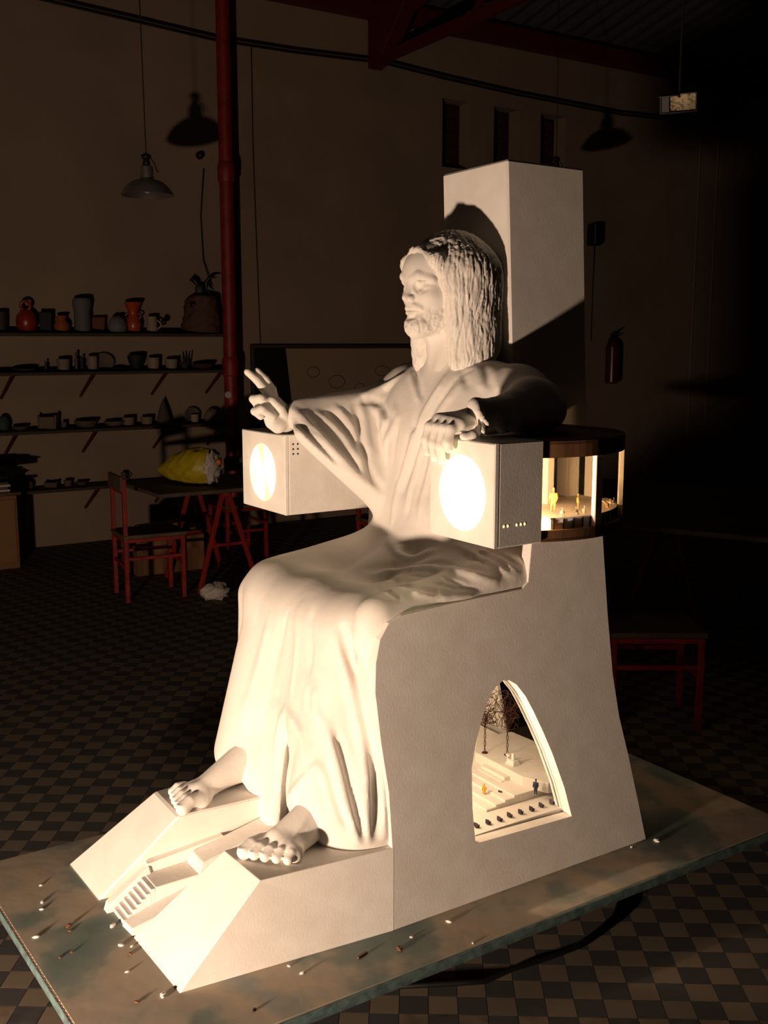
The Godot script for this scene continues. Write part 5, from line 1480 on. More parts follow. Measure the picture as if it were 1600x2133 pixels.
# ------------------------------------------------------------------ shelves and pottery
var POTS := [
	["cup", 2.19, 1.835, -9.07, 0.089, 0.167, Color(0.16, 0.12, 0.09), "cup", "dark cup at the left end of the top shelf", "cup"],
	["jug", 2.39, 1.835, -9.07, 0.170, 0.186, Color(0.5, 0.13, 0.06), "clay_jug", "red clay jug with a ring handle on its top", "jug"],
	["block", 2.555, 1.835, -9.07, 0.106, 0.176, Color(0.06, 0.05, 0.05), "black_pot", "black squarish pot beside the red jug", "pot"],
	["jar", 2.68, 1.835, -9.07, 0.132, 0.143, Color(0.52, 0.26, 0.08), "clay_jar", "small orange-brown jar on the top shelf", "jar"],
	["tall", 2.86, 1.835, -9.07, 0.162, 0.290, Color(0.33, 0.33, 0.33), "tall_vase", "tall grey mottled vase on the top shelf", "vase"],
	["brick", 3.015, 1.835, -9.13, 0.135, 0.141, Color(0.36, 0.16, 0.11), "clay_block", "low reddish clay block behind the grey lump", "block"],
	["lump", 3.15, 1.835, -9.03, 0.168, 0.153, Color(0.36, 0.36, 0.38), "clay_lump", "grey rounded clay lump beside the orange vase", "clay"],
	["flare", 3.31, 1.835, -9.07, 0.160, 0.267, Color(0.62, 0.24, 0.06), "flared_vase", "orange glazed vase with flared neck and small handles", "vase"],
	["mug", 3.48, 1.835, -9.07, 0.167, 0.146, Color(0.55, 0.48, 0.4), "mug", "pale mug with a dark knobbed handle on top shelf", "mug"],
	["carve", 3.94, 1.835, -9.07, 0.344, 0.344, Color(0.27, 0.16, 0.1), "carved_relief", "big carved brown clay relief against the red column", "sculpture"],
	["cup", 2.68, 1.512, -9.07, 0.109, 0.105, Color(0.45, 0.4, 0.34), "cup", "pale cup with a dark rim, leftmost on second shelf", "cup"],
	["fig", 2.79, 1.512, -9.07, 0.038, 0.165, Color(0.3, 0.26, 0.22), "clay_figurine", "thin upright clay figurine beside the pale cup", "figurine"],
	["fig", 2.84, 1.512, -9.07, 0.035, 0.132, Color(0.16, 0.13, 0.11), "clay_figurine", "shorter dark clay figurine on the second shelf", "figurine"],
	["cup", 2.93, 1.512, -9.07, 0.091, 0.128, Color(0.48, 0.43, 0.38), "cup", "pale beaker before the round dish on second shelf", "cup"],
	["dome", 3.05, 1.512, -9.13, 0.186, 0.155, Color(0.36, 0.32, 0.28), "round_dish", "round mottled dish standing on edge on second shelf", "dish"],
	["bowl", 3.32, 1.512, -9.07, 0.147, 0.134, Color(0.05, 0.05, 0.05), "bowl", "black bowl on the second shelf", "bowl"],
	["cup", 3.48, 1.512, -9.07, 0.109, 0.111, Color(0.52, 0.46, 0.39), "cup", "cream cup right of the black bowl", "cup"],
	["cup", 3.65, 1.512, -9.07, 0.114, 0.097, Color(0.5, 0.44, 0.38), "cup", "cream cup with a wide dark rim on second shelf", "cup"],
	["plate", 3.95, 1.512, -9.07, 0.209, 0.052, Color(0.24, 0.14, 0.11), "dish", "flat brown dish under the clay hand", "dish"],
	["hand", 3.76, 1.512, -9.03, 0.094, 0.152, Color(0.14, 0.1, 0.09), "clay_hand", "small dark clay hand with spread fingers", "sculpture"],
	["lump", 3.15, 1.512, -9.07, 0.123, 0.031, Color(0.2, 0.16, 0.13), "clay_scrap", "flat heap of dark clay scraps beside black bowl", "clay"],
	["fig", 2.53, 1.512, -9.07, 0.030, 0.090, Color(0.2, 0.17, 0.15), "clay_figurine", "tiny figurine alone at left on second shelf", "figurine"],
	["plate", 2.35, 1.512, -9.07, 0.197, 0.030, Color(0.2, 0.15, 0.12), "dish", "low dark dish at the left of second shelf", "dish"],
	["lump", 2.16, 1.028, -9.07, 0.100, 0.129, Color(0.14, 0.22, 0.18), "green_pot", "rounded dark green pot at the left frame edge", "pot"],
	["plate", 2.29, 1.028, -9.07, 0.138, 0.035, Color(0.3, 0.24, 0.19), "dish", "flat dish beside the dark green pot", "dish"],
	["square", 2.53, 1.028, -9.07, 0.148, 0.123, Color(0.36, 0.29, 0.22), "square_vessel", "square clay vessel with curled corners on third shelf", "vessel"],
	["cup", 2.66, 1.028, -9.07, 0.048, 0.057, Color(0.34, 0.28, 0.22), "cup", "tiny cup beside the square vessel", "cup"],
	["plate", 2.85, 1.028, -9.07, 0.203, 0.061, Color(0.33, 0.27, 0.21), "shallow_bowl", "wide shallow bowl on the third shelf", "bowl"],
	["plate", 3.10, 1.028, -9.07, 0.177, 0.047, Color(0.36, 0.3, 0.24), "shallow_bowl", "shallow bowl nearest the pale beaker on third shelf", "bowl"],
	["cup", 3.23, 1.028, -9.07, 0.110, 0.076, Color(0.45, 0.38, 0.31), "cup", "pale straight cup with dark rim on third shelf", "cup"],
	["cup", 3.40, 1.028, -9.07, 0.108, 0.074, Color(0.45, 0.38, 0.31), "cup", "pale straight cup beside the cone-shaped rock", "cup"],
	["peak", 3.56, 1.028, -9.07, 0.129, 0.236, Color(0.26, 0.22, 0.2), "clay_cone", "tall rounded grey clay cone on third shelf", "clay"],
	["dome", 3.86, 1.028, -9.13, 0.158, 0.142, Color(0.32, 0.28, 0.25), "round_dish", "round grey dish standing behind a small white cup", "dish"],
	["cup", 3.86, 1.028, -9.07, 0.075, 0.079, Color(0.56, 0.5, 0.43), "cup", "small white cup in front of the round dish", "cup"],
	["lump", 4.03, 1.028, -9.07, 0.144, 0.126, Color(0.4, 0.35, 0.3), "teapot", "pale rounded pot next to the red column", "pot"],
	["lump", 2.33, 0.530, -9.07, 0.093, 0.077, Color(0.3, 0.26, 0.22), "pot", "rounded pale pot at the left of lowest shelf", "pot"],
	["square", 2.53, 0.530, -9.07, 0.102, 0.051, Color(0.3, 0.24, 0.2), "clay_box", "small open clay box on the lowest shelf", "box"],
	["cup", 2.67, 0.530, -9.07, 0.069, 0.053, Color(0.34, 0.27, 0.2), "cup", "brown cup with a red spot on the lowest shelf", "cup"],
	["plate", 2.79, 0.530, -9.07, 0.105, 0.032, Color(0.28, 0.22, 0.18), "dish", "low dish at the right of the lowest shelf", "dish"],
	["mug", 3.17, 0.530, -9.07, 0.092, 0.087, Color(0.26, 0.21, 0.18), "mug", "dark mug behind the chair back on lowest shelf", "mug"],
]

func pot(kind: String, w: float, h: float) -> MB:
	var r := w * 0.5
	var mb := MB.new()
	match kind:
		"cup": mb.lathe(Vector3.ZERO, [Vector2(0.001, 0), Vector2(r * 0.86, 0), Vector2(r * 0.86, 0), Vector2(r * 0.96, h * 0.5), Vector2(r, h), Vector2(r, h), Vector2(r * 0.88, h), Vector2(r * 0.84, h * 0.5), Vector2(r * 0.7, h * 0.1), Vector2(0.001, h * 0.1)], 20)
		"mug":
			mb.lathe(Vector3.ZERO, [Vector2(0.001, 0), Vector2(r * 0.6, 0), Vector2(r * 0.6, 0), Vector2(r * 0.62, h * 0.2), Vector2(r * 0.5, h * 0.8), Vector2(r * 0.55, h), Vector2(r * 0.55, h), Vector2(r * 0.46, h), Vector2(r * 0.45, h * 0.2), Vector2(0.001, h * 0.12)], 20)
			var p := []
			for i in 11: p.append(Vector3(r * 0.52 + r * 0.45 * sin(PI * i / 10.0), h * (0.25 + 0.055 * i), 0))
			mb.tube(p, r * 0.10, 8)
		"jug":
			mb.lathe(Vector3.ZERO, [Vector2(0.001, 0), Vector2(r * 0.6, 0), Vector2(r * 0.6, 0), Vector2(r * 0.92, h * 0.25), Vector2(r, h * 0.5), Vector2(r * 0.9, h * 0.75), Vector2(r * 0.55, h * 0.95), Vector2(r * 0.35, h), Vector2(0.001, h)], 24)
			var p := []
			for i in 17: p.append(Vector3(r * 0.45 * cos(TAU * i / 16.0), h + r * 0.42 + r * 0.45 * sin(TAU * i / 16.0), 0))
			mb.tube(p, r * 0.16, 8, false)
		"jar": mb.lathe(Vector3.ZERO, [Vector2(0.001, 0), Vector2(r * 0.65, 0), Vector2(r * 0.65, 0), Vector2(r * 0.98, h * 0.3), Vector2(r * 0.9, h * 0.55), Vector2(r * 0.6, h * 0.74), Vector2(r * 0.58, h * 0.85), Vector2(r * 0.78, h), Vector2(r * 0.78, h), Vector2(r * 0.66, h), Vector2(r * 0.5, h * 0.8), Vector2(0.001, h * 0.5)], 22)
		"tall": mb.lathe(Vector3.ZERO, [Vector2(0.001, 0), Vector2(r * 0.8, 0), Vector2(r * 0.8, 0), Vector2(r * 0.86, h * 0.3), Vector2(r * 0.82, h * 0.6), Vector2(r, h * 0.85), Vector2(r * 0.9, h), Vector2(r * 0.9, h), Vector2(r * 0.78, h), Vector2(r * 0.6, h * 0.6), Vector2(0.001, h * 0.5)], 22)
		"flare":
			mb.lathe(Vector3.ZERO, [Vector2(0.001, 0), Vector2(r * 0.5, 0), Vector2(r * 0.5, 0), Vector2(r * 0.78, h * 0.14), Vector2(r * 0.84, h * 0.3), Vector2(r * 0.7, h * 0.46), Vector2(r * 0.46, h * 0.58), Vector2(r * 0.5, h * 0.7), Vector2(r * 0.82, h * 0.9), Vector2(r, h), Vector2(r, h), Vector2(r * 0.9, h), Vector2(r * 0.4, h * 0.7), Vector2(0.001, h * 0.6)], 24)
			for s in [-1.0, 1.0]:
				var p := []
				for i in 11: p.append(Vector3(s * (r * 0.5 + r * 0.35 * sin(PI * i / 10.0)), h * (0.46 + 0.020 * i), 0))
				mb.tube(p, r * 0.08, 7)
		"bowl": mb.lathe(Vector3.ZERO, [Vector2(0.001, 0), Vector2(r * 0.4, 0), Vector2(r * 0.4, 0), Vector2(r * 0.7, h * 0.3), Vector2(r * 0.95, h * 0.7), Vector2(r, h), Vector2(r, h), Vector2(r * 0.9, h), Vector2(r * 0.6, h * 0.4), Vector2(0.001, h * 0.25)], 22)
		"plate": mb.lathe(Vector3.ZERO, [Vector2(0.001, 0), Vector2(r * 0.6, 0), Vector2(r * 0.6, 0), Vector2(r * 0.9, h * 0.6), Vector2(r, h), Vector2(r, h), Vector2(r * 0.94, h), Vector2(r * 0.6, h * 0.35), Vector2(0.001, h * 0.3)], 24)
		"dome": mb.lathe(Vector3(0, h * 0.5, 0), [Vector2(0.001, -0.02), Vector2(r * 0.8, -0.012), Vector2(r, 0.008), Vector2(r, 0.008), Vector2(r * 0.92, 0.014), Vector2(r * 0.6, 0.0), Vector2(0.001, -0.006)], 26, Basis(Vector3.RIGHT, PI / 2 - 0.15), Vector2(1.0, h / w))
		"lump": mb.blob(Vector3(0, h * 0.42, 0), Vector3(r, h * 0.56, r * 0.8), NZ, 0.18, 2.0, 20, 0.0)
		"peak":
			var pr := []
			for i in 14: pr.append(Vector2(maxf(0.001, r * (1.0 - pow(i / 13.0, 1.6)) * (1.0 if i < 9 else 0.98)) if i < 13 else 0.001, h * i / 13.0))
			mb.lathe(Vector3.ZERO, [Vector2(0.001, 0), Vector2(r, 0), Vector2(r, 0)] + pr.slice(1), 18, Basis.IDENTITY, Vector2(1, 0.8))
		"fig":
			mb.lathe(Vector3.ZERO, [Vector2(0.001, 0), Vector2(r, 0), Vector2(r, 0), Vector2(r * 0.7, h * 0.3), Vector2(r * 0.9, h * 0.6), Vector2(r * 0.35, h * 0.74), Vector2(r * 0.6, h * 0.86), Vector2(r * 0.45, h * 0.97), Vector2(0.001, h)], 14)
		"block", "brick":
			mb.hexa([Vector3(-r, 0, -r * 0.5), Vector3(r * 0.8, 0, -r * 0.5), Vector3(r * 0.8, 0, r * 0.5), Vector3(-r, 0, r * 0.5)], [Vector3(-r, h, -r * 0.5), Vector3(r, h * 0.97, -r * 0.5), Vector3(r, h * 0.97, r * 0.5), Vector3(-r, h, r * 0.5)], 0.006)
		"square":
			var t := 0.012
			mb.box(Vector3(0, t / 2, 0), Vector3(w, t, w * 0.8), 0.003)
			for s in [-1.0, 1.0]:
				mb.hexa([Vector3(s * (r - t), 0, -r * 0.8), Vector3(s * r, 0, -r * 0.8), Vector3(s * r, 0, r * 0.8), Vector3(s * (r - t), 0, r * 0.8)], [Vector3(s * (r - t) * 1.02, h, -r * 0.8), Vector3(s * r * 1.08, h, -r * 0.8), Vector3(s * r * 1.08, h, r * 0.8), Vector3(s * (r - t) * 1.02, h, r * 0.8)], 0.003)
				mb.box(Vector3(0, h * 0.45, s * (r * 0.8 - t / 2)), Vector3(w - 2 * t, h * 0.86, t), 0.003)
		"hand":
			mb.blob(Vector3(0, h * 0.25, 0), Vector3(r * 0.7, h * 0.26, r * 0.4), NZ, 0.1, 2.0, 14, 0.0)
			for k in 4:
				var x := r * (-0.55 + 0.37 * k)
				mb.tube([Vector3(x, h * 0.3, 0), Vector3(x * 1.25, h * 0.6, 0), Vector3(x * 1.5, h * (0.9 + 0.05 * (k % 2)), 0.004)], [r * 0.16, r * 0.14, r * 0.10], 7)
		"carve":
			var rows := []
			for i in 17:
				var u := i / 16.0
				var line := PackedVector3Array()
				for j in 28:
					var g := TAU * j / 28
					var hw := r * (1.0 - 0.30 * u * u) * (1.0 if u < 0.97 else 0.7)
					var k := 1.0 + 0.22 * NZ.get_noise_3d(cos(g) * 3.0, u * 7.0, sin(g) * 3.0) + 0.14 * NZ.get_noise_3d(cos(g) * 11.0, u * 19.0, sin(g) * 11.0)
					line.push_back(Vector3(cos(g) * hw * k + r * 0.12 * u, u * h, -sin(g) * 0.085 * k))
				rows.append(line)
			var cap := PackedVector3Array()
			for j in 28: cap.push_back(Vector3(r * 0.1, h * 1.01, 0))
			rows.append(cap)
			mb.grid(rows)
	return mb

func build_shelves() -> void:
	for q in [[1.835, "top", true], [1.512, "second", true], [1.028, "third", true], [0.53, "lowest", false]]:
		var y: float = q[0]
		var x1 := 4.20 if y > 1.2 else (4.10 if y > 0.8 else 3.65)
		var t := thing("wall_shelf", "long dark %s shelf of pottery on the left wall" % q[1], "shelf", Vector3.ZERO, 0.0, "pottery shelves")
		var mb := MB.new(); mb.box(Vector3((1.0 + x1) / 2, y - 0.013, -9.06), Vector3(x1 - 1.0, 0.026, 0.28), 0.003)
		part("shelf_board", mb, M.shelf, t)
		for k in 4:
			var x: float = [2.20, 2.87, 3.52, 4.05][k]
			if x > x1 or y > 1.7: continue
			mb = MB.new(); mb.bar(Vector3(x + 0.02, y - 0.024, -8.95), Vector3(x - 0.02, y - 0.22, -9.192), 0.022, 0.016)
			part("bracket", mb, M.red_deep, t, "thin red slanting bracket")
	for q in POTS:
		var m := mat(q[6], 0.35 if q[0] == "flare" or q[0] == "jug" else 0.75, 0.0, null)
		var z: float = q[3]
		var o := single(q[7], pot(q[0], q[4], q[5]), m, q[8], q[9], Vector3(q[1], q[2] + 0.0005, z), -0.5 if q[0] in ["mug", "jug", "flare", "hand", "block", "brick", "square", "carve"] else 0.0, "pottery on the shelves")
		if q[0] == "carve":
			var mb := MB.new()
			var pts := []
			for i in 13:
				var a := -0.6 + 3.2 * i / 12.0
				pts.append(Vector3(0.13 + 0.07 * cos(a + 1.7), 0.43 + 0.075 * sin(a + 1.7), 0))
			var rr := []
			for i in 13: rr.append(0.003 + 0.015 * sin(PI * i / 12.0))
			mb.tube(pts, rr, 8)
			part("crescent", mb, M.black, o, "dark crescent moon standing on the relief")
			mb = MB.new(); mb.blob(Vector3(0.0, 0.395, 0), Vector3(0.042, 0.045, 0.03), NZ, 0.3, 2.0, 14)
			part("knob", mb, mat(Color(0.12, 0.2, 0.14), 0.6), o, "dark green knob")
			mb = MB.new(); mb.tube([Vector3(-0.01, 0.42, 0), Vector3(-0.03, 0.46, 0), Vector3(-0.06, 0.49, 0), Vector3(-0.085, 0.475, 0)], [0.012, 0.024, 0.026, 0.004], 8)
			part("horn", mb, M.black, o, "dark curved horn")
			mb = MB.new(); mb.lathe(Vector3(-0.05, 0.26, 0.07), [Vector2(0.001, 0.012), Vector2(0.03, 0.006), Vector2(0.036, -0.02)], 12, Basis(Vector3.RIGHT, PI / 2))
			part("hollow_disc", mb, M.black, o, "dark round disc set for a hollow")  # raised black disc, the dark of a hollow put into its colour
		elif q[0] == "mug" and q[2] > 1.6:
			var mb := MB.new(); mb.blob(Vector3(q[4] * 0.62, q[5] * 0.72, 0), Vector3(0.026, 0.03, 0.022), NZ, 0.3, 2.0, 10)
			part("handle_knob", mb, M.black, o, "dark knob at the handle's end")

# ------------------------------------------------------------------ wall, column, cables
func build_wall_things() -> void:
	var t := thing("red_column", "tall dark red round column against the wall beside the shelves", "column", Vector3(4.165, 0, -8.93))
	var mb := MB.new(); mb.lathe(Vector3.ZERO, [Vector2(0.062, 0.0), Vector2(0.062, 5.2)], 24)
	part("shaft", mb, M.red, t)
	for y in [3.27, 1.56, 0.06]:
		mb = MB.new(); mb.lathe(Vector3(0, y, 0), [Vector2(0.061, -0.11), Vector2(0.074, -0.10), Vector2(0.078, -0.02), Vector2(0.078, 0.02), Vector2(0.070, 0.06), Vector2(0.061, 0.07)], 24)
		part("collar", mb, M.red, t)
	mb = MB.new(); mb.lathe(Vector3.ZERO, [Vector2(0.001, 0.006), Vector2(0.028, 0.005), Vector2(0.032, -0.004)], 16, Basis(Vector3.RIGHT, PI / 2))
	var disc := single("white_sticker", mb, M.paper, "small white round sticker on the red column below second shelf", "sticker", Vector3(4.115, 1.285, -8.886), -0.5)
	disc.rotation.y = -0.6
	# notice board: dark panel with a large pale sheet of drawings
	var nb := thing("notice_board", "wide dark board on the wall behind the raised hand, pale sheet pinned on it", "board", Vector3(5.45, 1.35, -9.16))
	mb = MB.new(); mb.box(Vector3(0, 0, 0), Vector3(1.90, 0.74, 0.03), 0.004)
	part("panel", mb, M.black, nb)
	mb = MB.new()
	for s in [-1.0, 1.0]:
		mb.box(Vector3(0, 0.37 * s, 0.01), Vector3(1.94, 0.03, 0.04), 0.003)
		mb.box(Vector3(0.955 * s, 0, 0.01), Vector3(0.03, 0.71, 0.04), 0.003)
	part("frame", mb, M.shelf, nb)
	mb = MB.new(); mb.hexa([Vector3(-0.52, -0.35, 0.016), Vector3(0.93, -0.35, 0.016), Vector3(0.93, -0.35, 0.019), Vector3(-0.52, -0.35, 0.019)], [Vector3(-0.60, 0.35, 0.016), Vector3(0.93, 0.35, 0.016), Vector3(0.93, 0.35, 0.019), Vector3(-0.60, 0.35, 0.019)], 0.0)
	var sheet := part("drawing_sheet", mb, mat(Color(0.55, 0.47, 0.38), 0.8), nb, "large pale sheet with faint drawings")
	var ink := mat(Color(0.30, 0.25, 0.20), 0.9)
	for k in 5:
		mb = MB.new()
		var pts := []
		for i in 25:
			var a := TAU * i / 24.0
			pts.append(Vector3(-0.30 + 0.27 * k + (0.07 + 0.02 * (k % 2)) * cos(a), 0.12 - 0.10 * (k % 3) + (0.05 + 0.015 * (k % 3)) * sin(a), 0.0195))
		mb.tube(pts, 0.004, 4, false)
		part("sketch_line", mb, ink, sheet)
	# cables along and down the wall
	mb = MB.new()
	for off in [0.0, 0.025]:
		var p := []
		for q in [[0.5, 4.66], [1.6, 4.56], [2.64, 4.51], [3.53, 4.46], [4.2, 4.42], [5.0, 4.43], [5.99, 4.47], [6.75, 4.42], [7.7, 4.38], [9.2, 4.35], [11.0, 4.42]]: p.append(Vector3(q[0], q[1] + off, -9.17 + off))
		mb.tube(p, 0.010, 6)
	single("wall_cable", mb, M.wire, "pair of dark cables sagging along the upper wall", "cable")
	mb = MB.new()
	mb.tube([Vector3(4.56, 4.42, -9.18), Vector3(4.56, 3.6, -9.185), Vector3(4.58, 2.6, -9.185), Vector3(4.60, 1.75, -9.185)], 0.004, 5)
	single("thin_wire", mb, M.wire, "thin wire hanging down the wall right of the column", "wire")
	mb = MB.new()
	mb.tube([Vector3(4.05, 3.30, -9.16), Vector3(4.02, 2.9, -9.18), Vector3(4.03, 2.5, -9.17), Vector3(4.08, 2.25, -9.12)], 0.005, 5)
	single("thin_wire", mb, M.wire, "thin cord left of the column above the carved relief", "wire")
	mb = MB.new(); mb.lathe(Vector3(0, 0, 0), [Vector2(0.001, 0.03), Vector2(0.03, 0.025), Vector2(0.035, -0.02)], 12, Basis(Vector3.RIGHT, PI / 2))
	single("wall_socket", mb, M.black, "small round black socket on the wall left of the column", "socket", Vector3(4.03, 3.42, -9.18))
	mb = MB.new()
	mb.tube([Vector3(10.66, 0.5, -9.19), Vector3(10.66, 4.8, -9.19)], 0.010, 8)
	single("conduit", mb, M.wall, "left of two thin vertical conduits on the dark wall", "pipe")
	mb = MB.new()
	mb.tube([Vector3(10.99, 0.5, -9.19), Vector3(10.99, 4.8, -9.19)], 0.010, 8)
	single("conduit", mb, M.wall, "right of two thin vertical conduits on the dark wall", "pipe")
	t = thing("wall_speaker", "small black box on the wall beside the tower", "speaker", Vector3(8.86, 2.98, -9.12))
	mb = MB.new(); mb.box(Vector3(0, 0, 0), Vector3(0.12, 0.24, 0.14), 0.01)
	part("case", mb, M.black, t)
	mb = MB.new(); mb.tube([Vector3(0.05, -0.11, -0.05), Vector3(0.06, -0.6, -0.07), Vector3(0.06, -1.2, -0.07)], 0.006, 5)
	part("cord", mb, M.wire, t)
	t = thing("fire_extinguisher", "red fire extinguisher hanging on the dark wall right of the tower", "extinguisher", Vector3(9.17, 1.28, -9.08))
	mb = MB.new(); mb.lathe(Vector3.ZERO, [Vector2(0.001, 0), Vector2(0.075, 0.0), Vector2(0.082, 0.02), Vector2(0.082, 0.42), Vector2(0.065, 0.48), Vector2(0.03, 0.51), Vector2(0.025, 0.54), Vector2(0.001, 0.54)], 20)
	part("cylinder", mb, mat(Color(0.30, 0.03, 0.035), 0.3), t)
	mb = MB.new(); mb.box(Vector3(0, 0.565, 0), Vector3(0.05, 0.05, 0.05), 0.006); mb.bar(Vector3(0, 0.58, 0.02), Vector3(0.11, 0.63, 0.02), 0.012, 0.02); mb.bar(Vector3(0, 0.56, 0.02), Vector3(0.10, 0.56, 0.02), 0.012, 0.02)
	part("valve_handle", mb, M.black, t)
	mb = MB.new(); mb.tube([Vector3(-0.02, 0.56, 0.02), Vector3(-0.10, 0.52, 0.04), Vector3(-0.12, 0.35, 0.05), Vector3(-0.10, 0.15, 0.05)], 0.011, 8)
	part("hose", mb, M.black, t)
	# black cable on the floor beside the board
	mb = MB.new()
	var pts := []
	for q in [[1.35, -2.35], [1.49, -2.21], [1.575, -2.165], [1.64, -2.13], [1.70, -2.10], [1.80, -2.105], [1.896, -2.092], [2.02, -2.085], [2.14, -2.112], [2.24, -2.145], [2.4, -2.25]]: pts.append(Vector3(q[0], 0.0085, q[1] + 0.012))
	mb.tube(pts, 0.008, 8)
	single("floor_cable", mb, M.black, "black cable lying on the tiles along the base board", "cable")

# ------------------------------------------------------------------ lamps
func pendant(at: Vector3, label: String, top: float) -> void:
	var t := thing("pendant_lamp", label, "lamp", at, 0.0, "unlit pendant lamps")
	var mb := MB.new()
	mb.lathe(Vector3.ZERO, [Vector2(0.184, 0.0), Vector2(0.180, 0.012), Vector2(0.150, 0.055), Vector2(0.110, 0.090), Vector2(0.062, 0.108), Vector2(0.050, 0.112), Vector2(0.050, 0.112), Vector2(0.046, 0.118), Vector2(0.044, 0.19), Vector2(0.036, 0.20), Vector2(0.001, 0.202)], 36)
	mb.lathe(Vector3.ZERO, [Vector2(0.001, 0.10), Vector2(0.06, 0.10), Vector2(0.108, 0.084), Vector2(0.148, 0.050), Vector2(0.178, 0.008), Vector2(0.184, 0.0)], 36)
	part("shade", mb, M.alu, t)
	mb = MB.new(); mb.lathe(Vector3.ZERO, [Vector2(0.02, 0.20), Vector2(0.028, 0.215), Vector2(0.018, 0.25), Vector2(0.006, 0.262)], 14)
	mb.blob(Vector3(0.0, 0.262, 0), Vector3(0.036, 0.02, 0.03), NZ, 0.6, 3.0, 12)
	part("cord_knot", mb, M.wire, t)
	mb = MB.new(); mb.tube([Vector3(0.03, 0.255, 0.0), Vector3(0.055, 0.22, 0.01), Vector3(0.075, 0.175, 0.0), Vector3(0.088, 0.165, 0.0)], 0.005, 5)
	part("loose_wire", mb, M.wire, t)
	mb = MB.new(); mb.tube([Vector3(0, 0.26, 0), Vector3(-0.01, (top - at.y) * 0.5, 0), Vector3(-0.02, top - at.y, 0)], 0.004, 6)
	part("cord", mb, M.wire, t)
	mb = MB.new(); mb.lathe(Vector3.ZERO, [Vector2(0.001, 0.012), Vector2(0.022, 0.022), Vector2(0.030, 0.045), Vector2(0.018, 0.08), Vector2(0.014, 0.10)], 14)
	part("bulb", mb, M.paper, t, "unlit bulb")

func build_lamps() -> void:
	pendant(PEND + Vector3(0, -0.13, 0), "grey metal pendant lamp hanging above the pottery shelves", 5.6)
	pendant(Vector3(6.6, 3.1, -7.3), "pendant lamp hidden behind the tower, its shadow on the wall", 5.6)
	# the floodlight that lights everything, standing on the floor out of the picture
	var t := thing("floodlight", "black floodlight on a low stand on the floor, aimed at the statue", "lamp")
	var bas := Basis.looking_at(AIM - FLOOD, Vector3.UP)
	var c := FLOOD + bas.z * 0.03
	var mb := MB.new()
	for s in [-1.0, 1.0]:
		mb.box(c + bas * Vector3(0.088 * s, 0, 0.0), Vector3(0.008, 0.14, 0.07), 0.001, bas)
		mb.box(c + bas * Vector3(0, 0.068 * s, 0.0), Vector3(0.168, 0.008, 0.07), 0.001, bas)
	mb.box(c + bas * Vector3(0, 0, 0.045), Vector3(0.18, 0.14, 0.02), 0.003, bas)
	part("housing", mb, M.black, t)
	mb = MB.new(); mb.box(c + bas * Vector3(0, 0, 0.0), Vector3(0.15, 0.11, 0.004), 0.0, bas)
	var glow := mat(Color(1, 0.95, 0.85), 0.4)
	glow.emission_enabled = true
	glow.emission = Color(1, 0.86, 0.70)
	glow.emission_energy_multiplier = 3.0
	part("lamp_glass", mb, glow, t)
	mb = MB.new()
	mb.bar(Vector3(c.x, 0.0, c.z) + bas * Vector3(0, 0, 0.09), c + bas * Vector3(0, -0.06, 0.05), 0.02, 0.02)
	mb.box(Vector3(c.x, 0.008, c.z), Vector3(0.22, 0.014, 0.04), 0.002, bas)
	mb.box(Vector3(c.x, 0.008, c.z) + bas * Vector3(0, 0.0, 0.07), Vector3(0.04, 0.014, 0.2), 0.002, Basis(Vector3.UP, atan2(bas.z.x, bas.z.z)))
	part("stand", mb, M.black, t)
	# small floodlight under the roof whose foil glass throws the light back
	t = thing("ceiling_floodlight", "small glinting floodlight under the dark roof at upper right", "lamp", Vector3(4.85, 3.1, -4.35))
	t.basis = Basis.looking_at(Vector3(-4.9, -1.9, 3.4), Vector3.UP)
	mb = MB.new()
	mb.box(Vector3(0, 0, 0.05), Vector3(0.20, 0.10, 0.05), 0.006)
	mb.box(Vector3(0.05, 0.045, -0.045), Vector3(0.11, 0.006, 0.05), 0.001)
	mb.box(Vector3(0.075, 0.0, -0.012), Vector3(0.045, 0.09, 0.003), 0.0)
	for s in [-1.0, 1.0]:
		mb.box(Vector3(0.098 * s, 0, 0.0), Vector3(0.006, 0.10, 0.06), 0.001)
		mb.box(Vector3(0, 0.05 * s, 0.0), Vector3(0.20, 0.005, 0.06), 0.001)
	part("housing", mb, M.black, t)
	mb = MB.new()
	var rows := []
	for i in 7:
		var line := PackedVector3Array()
		for j in 11: line.push_back(Vector3(-0.09 + 0.018 * j, -0.045 + 0.015 * i, 0.015 + 0.016 * NZ.get_noise_2d(i * 3.7, j * 2.9)))
		rows.append(line)
	mb.grid(rows, false)
	var foil := mat(Color(0.62, 0.56, 0.44), 0.5, 0.5)
	part("reflector", mb, foil, t, "crumpled bright reflector")
	mb = MB.new(); mb.tube([t.basis.inverse() * Vector3(0.0, 0.03, 0.0), t.basis.inverse() * Vector3(0, 3.2, 0)], 0.008, 6)
	part("hanger", mb, M.wire, t)

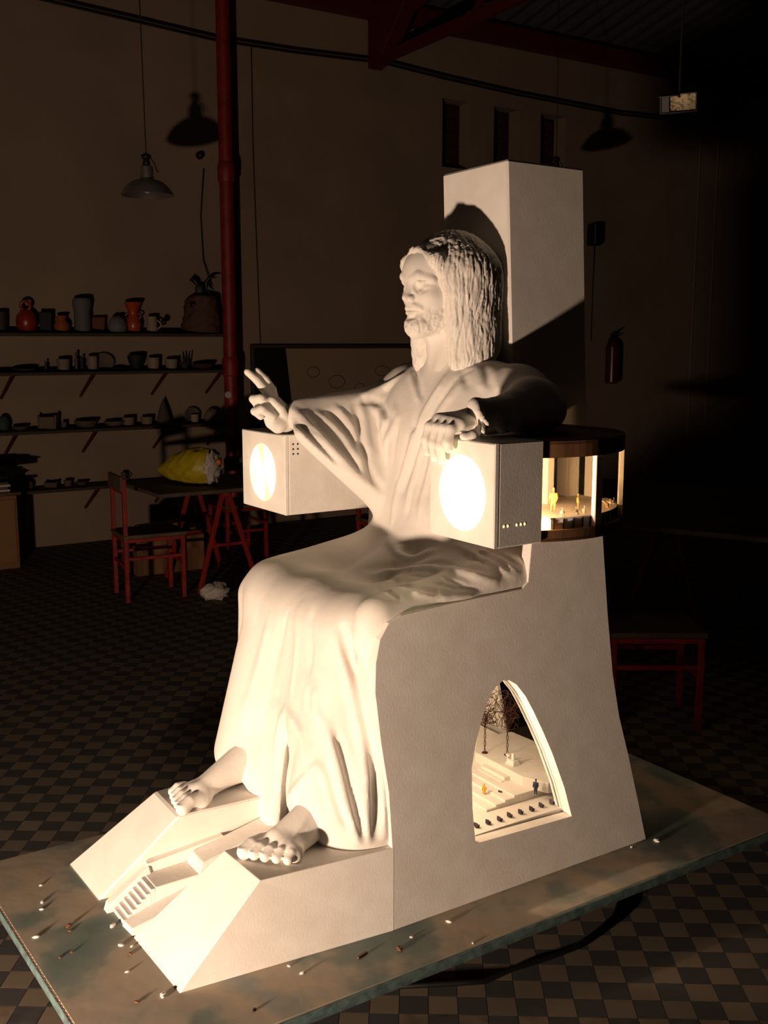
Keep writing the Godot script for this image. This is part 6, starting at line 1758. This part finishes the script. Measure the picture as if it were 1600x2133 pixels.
# ------------------------------------------------------------------ crumbs on the board
func build_debris() -> void:
	var spots := [[0.737, -2.964, 0], [0.714, -2.866, 0], [0.702, -2.828, 0], [0.74, -2.70, 1], [0.735, -2.675, 1], [0.71, -2.572, 1], [0.676, -2.565, 1], [0.65, -2.694, 0], [0.84, -2.634, 0], [0.827, -2.532, 0], [0.85, -2.512, 0], [0.834, -2.48, 1], [0.80, -2.408, 0], [0.839, -2.264, 0], [0.776, -2.275, 1], [1.0, -2.092, 2], [1.154, -2.206, 0], [1.168, -2.16, 0], [1.432, -2.115, 1], [1.491, -2.144, 0], [1.612, -2.032, 0], [1.62, -2.15, 0], [2.363, -2.184, 0], [2.46, -2.17, 0]]
	var where := ["near the far front corner", "at the front, left of stairs", "close to the front edge", "between stairs and front edge", "beside the larger dark crumb", "in the middle of the front strip", "near the frayed front edge", "on the frayed front edge", "at the foot of the stairs", "just right of the stairs", "against the near foot block", "below the foot block's front", "alone before the near foot block", "at the near foot block's corner", "towards the near front corner", "on the near side strip", "along the near foot block", "just outside the foot block crumbs", "in the middle of the near strip", "near the throne's side", "on the near board edge", "beside the throne wall", "at the throne's rear corner", "behind the throne's rear corner"]
	for k in spots.size():
		var q: Array = spots[k]
		var s := 0.0028 + 0.004 * absf(NZ.get_noise_1d(k * 9.7)) + (0.002 if k % 5 == 3 else 0.0)
		var mb := MB.new()
		mb.blob(Vector3(0, s * 0.55, 0), Vector3(s * 1.7, s * 0.8, s * 1.1), NZ, 0.9, 3.1, 9, 0.0)
		single("plaster_crumb", mb, M.plaster if q[2] == 0 else (M.rust if q[2] == 1 else M.black), "%s crumb on the board %s" % ["white" if q[2] == 0 else ("brown" if q[2] == 1 else "black"), where[k]], "crumb", Vector3(q[0], TOP, q[1]), k * 1.3, "crumbs on the board")
	var mb2 := MB.new(); mb2.box(Vector3(0, 0.003, 0), Vector3(0.036, 0.005, 0.007), 0.001)
	single("wood_splinter", mb2, M.rust, "brown wood splinter on the board beside the foot block", "splinter", Vector3(1.335, TOP, -2.143), 0.3)
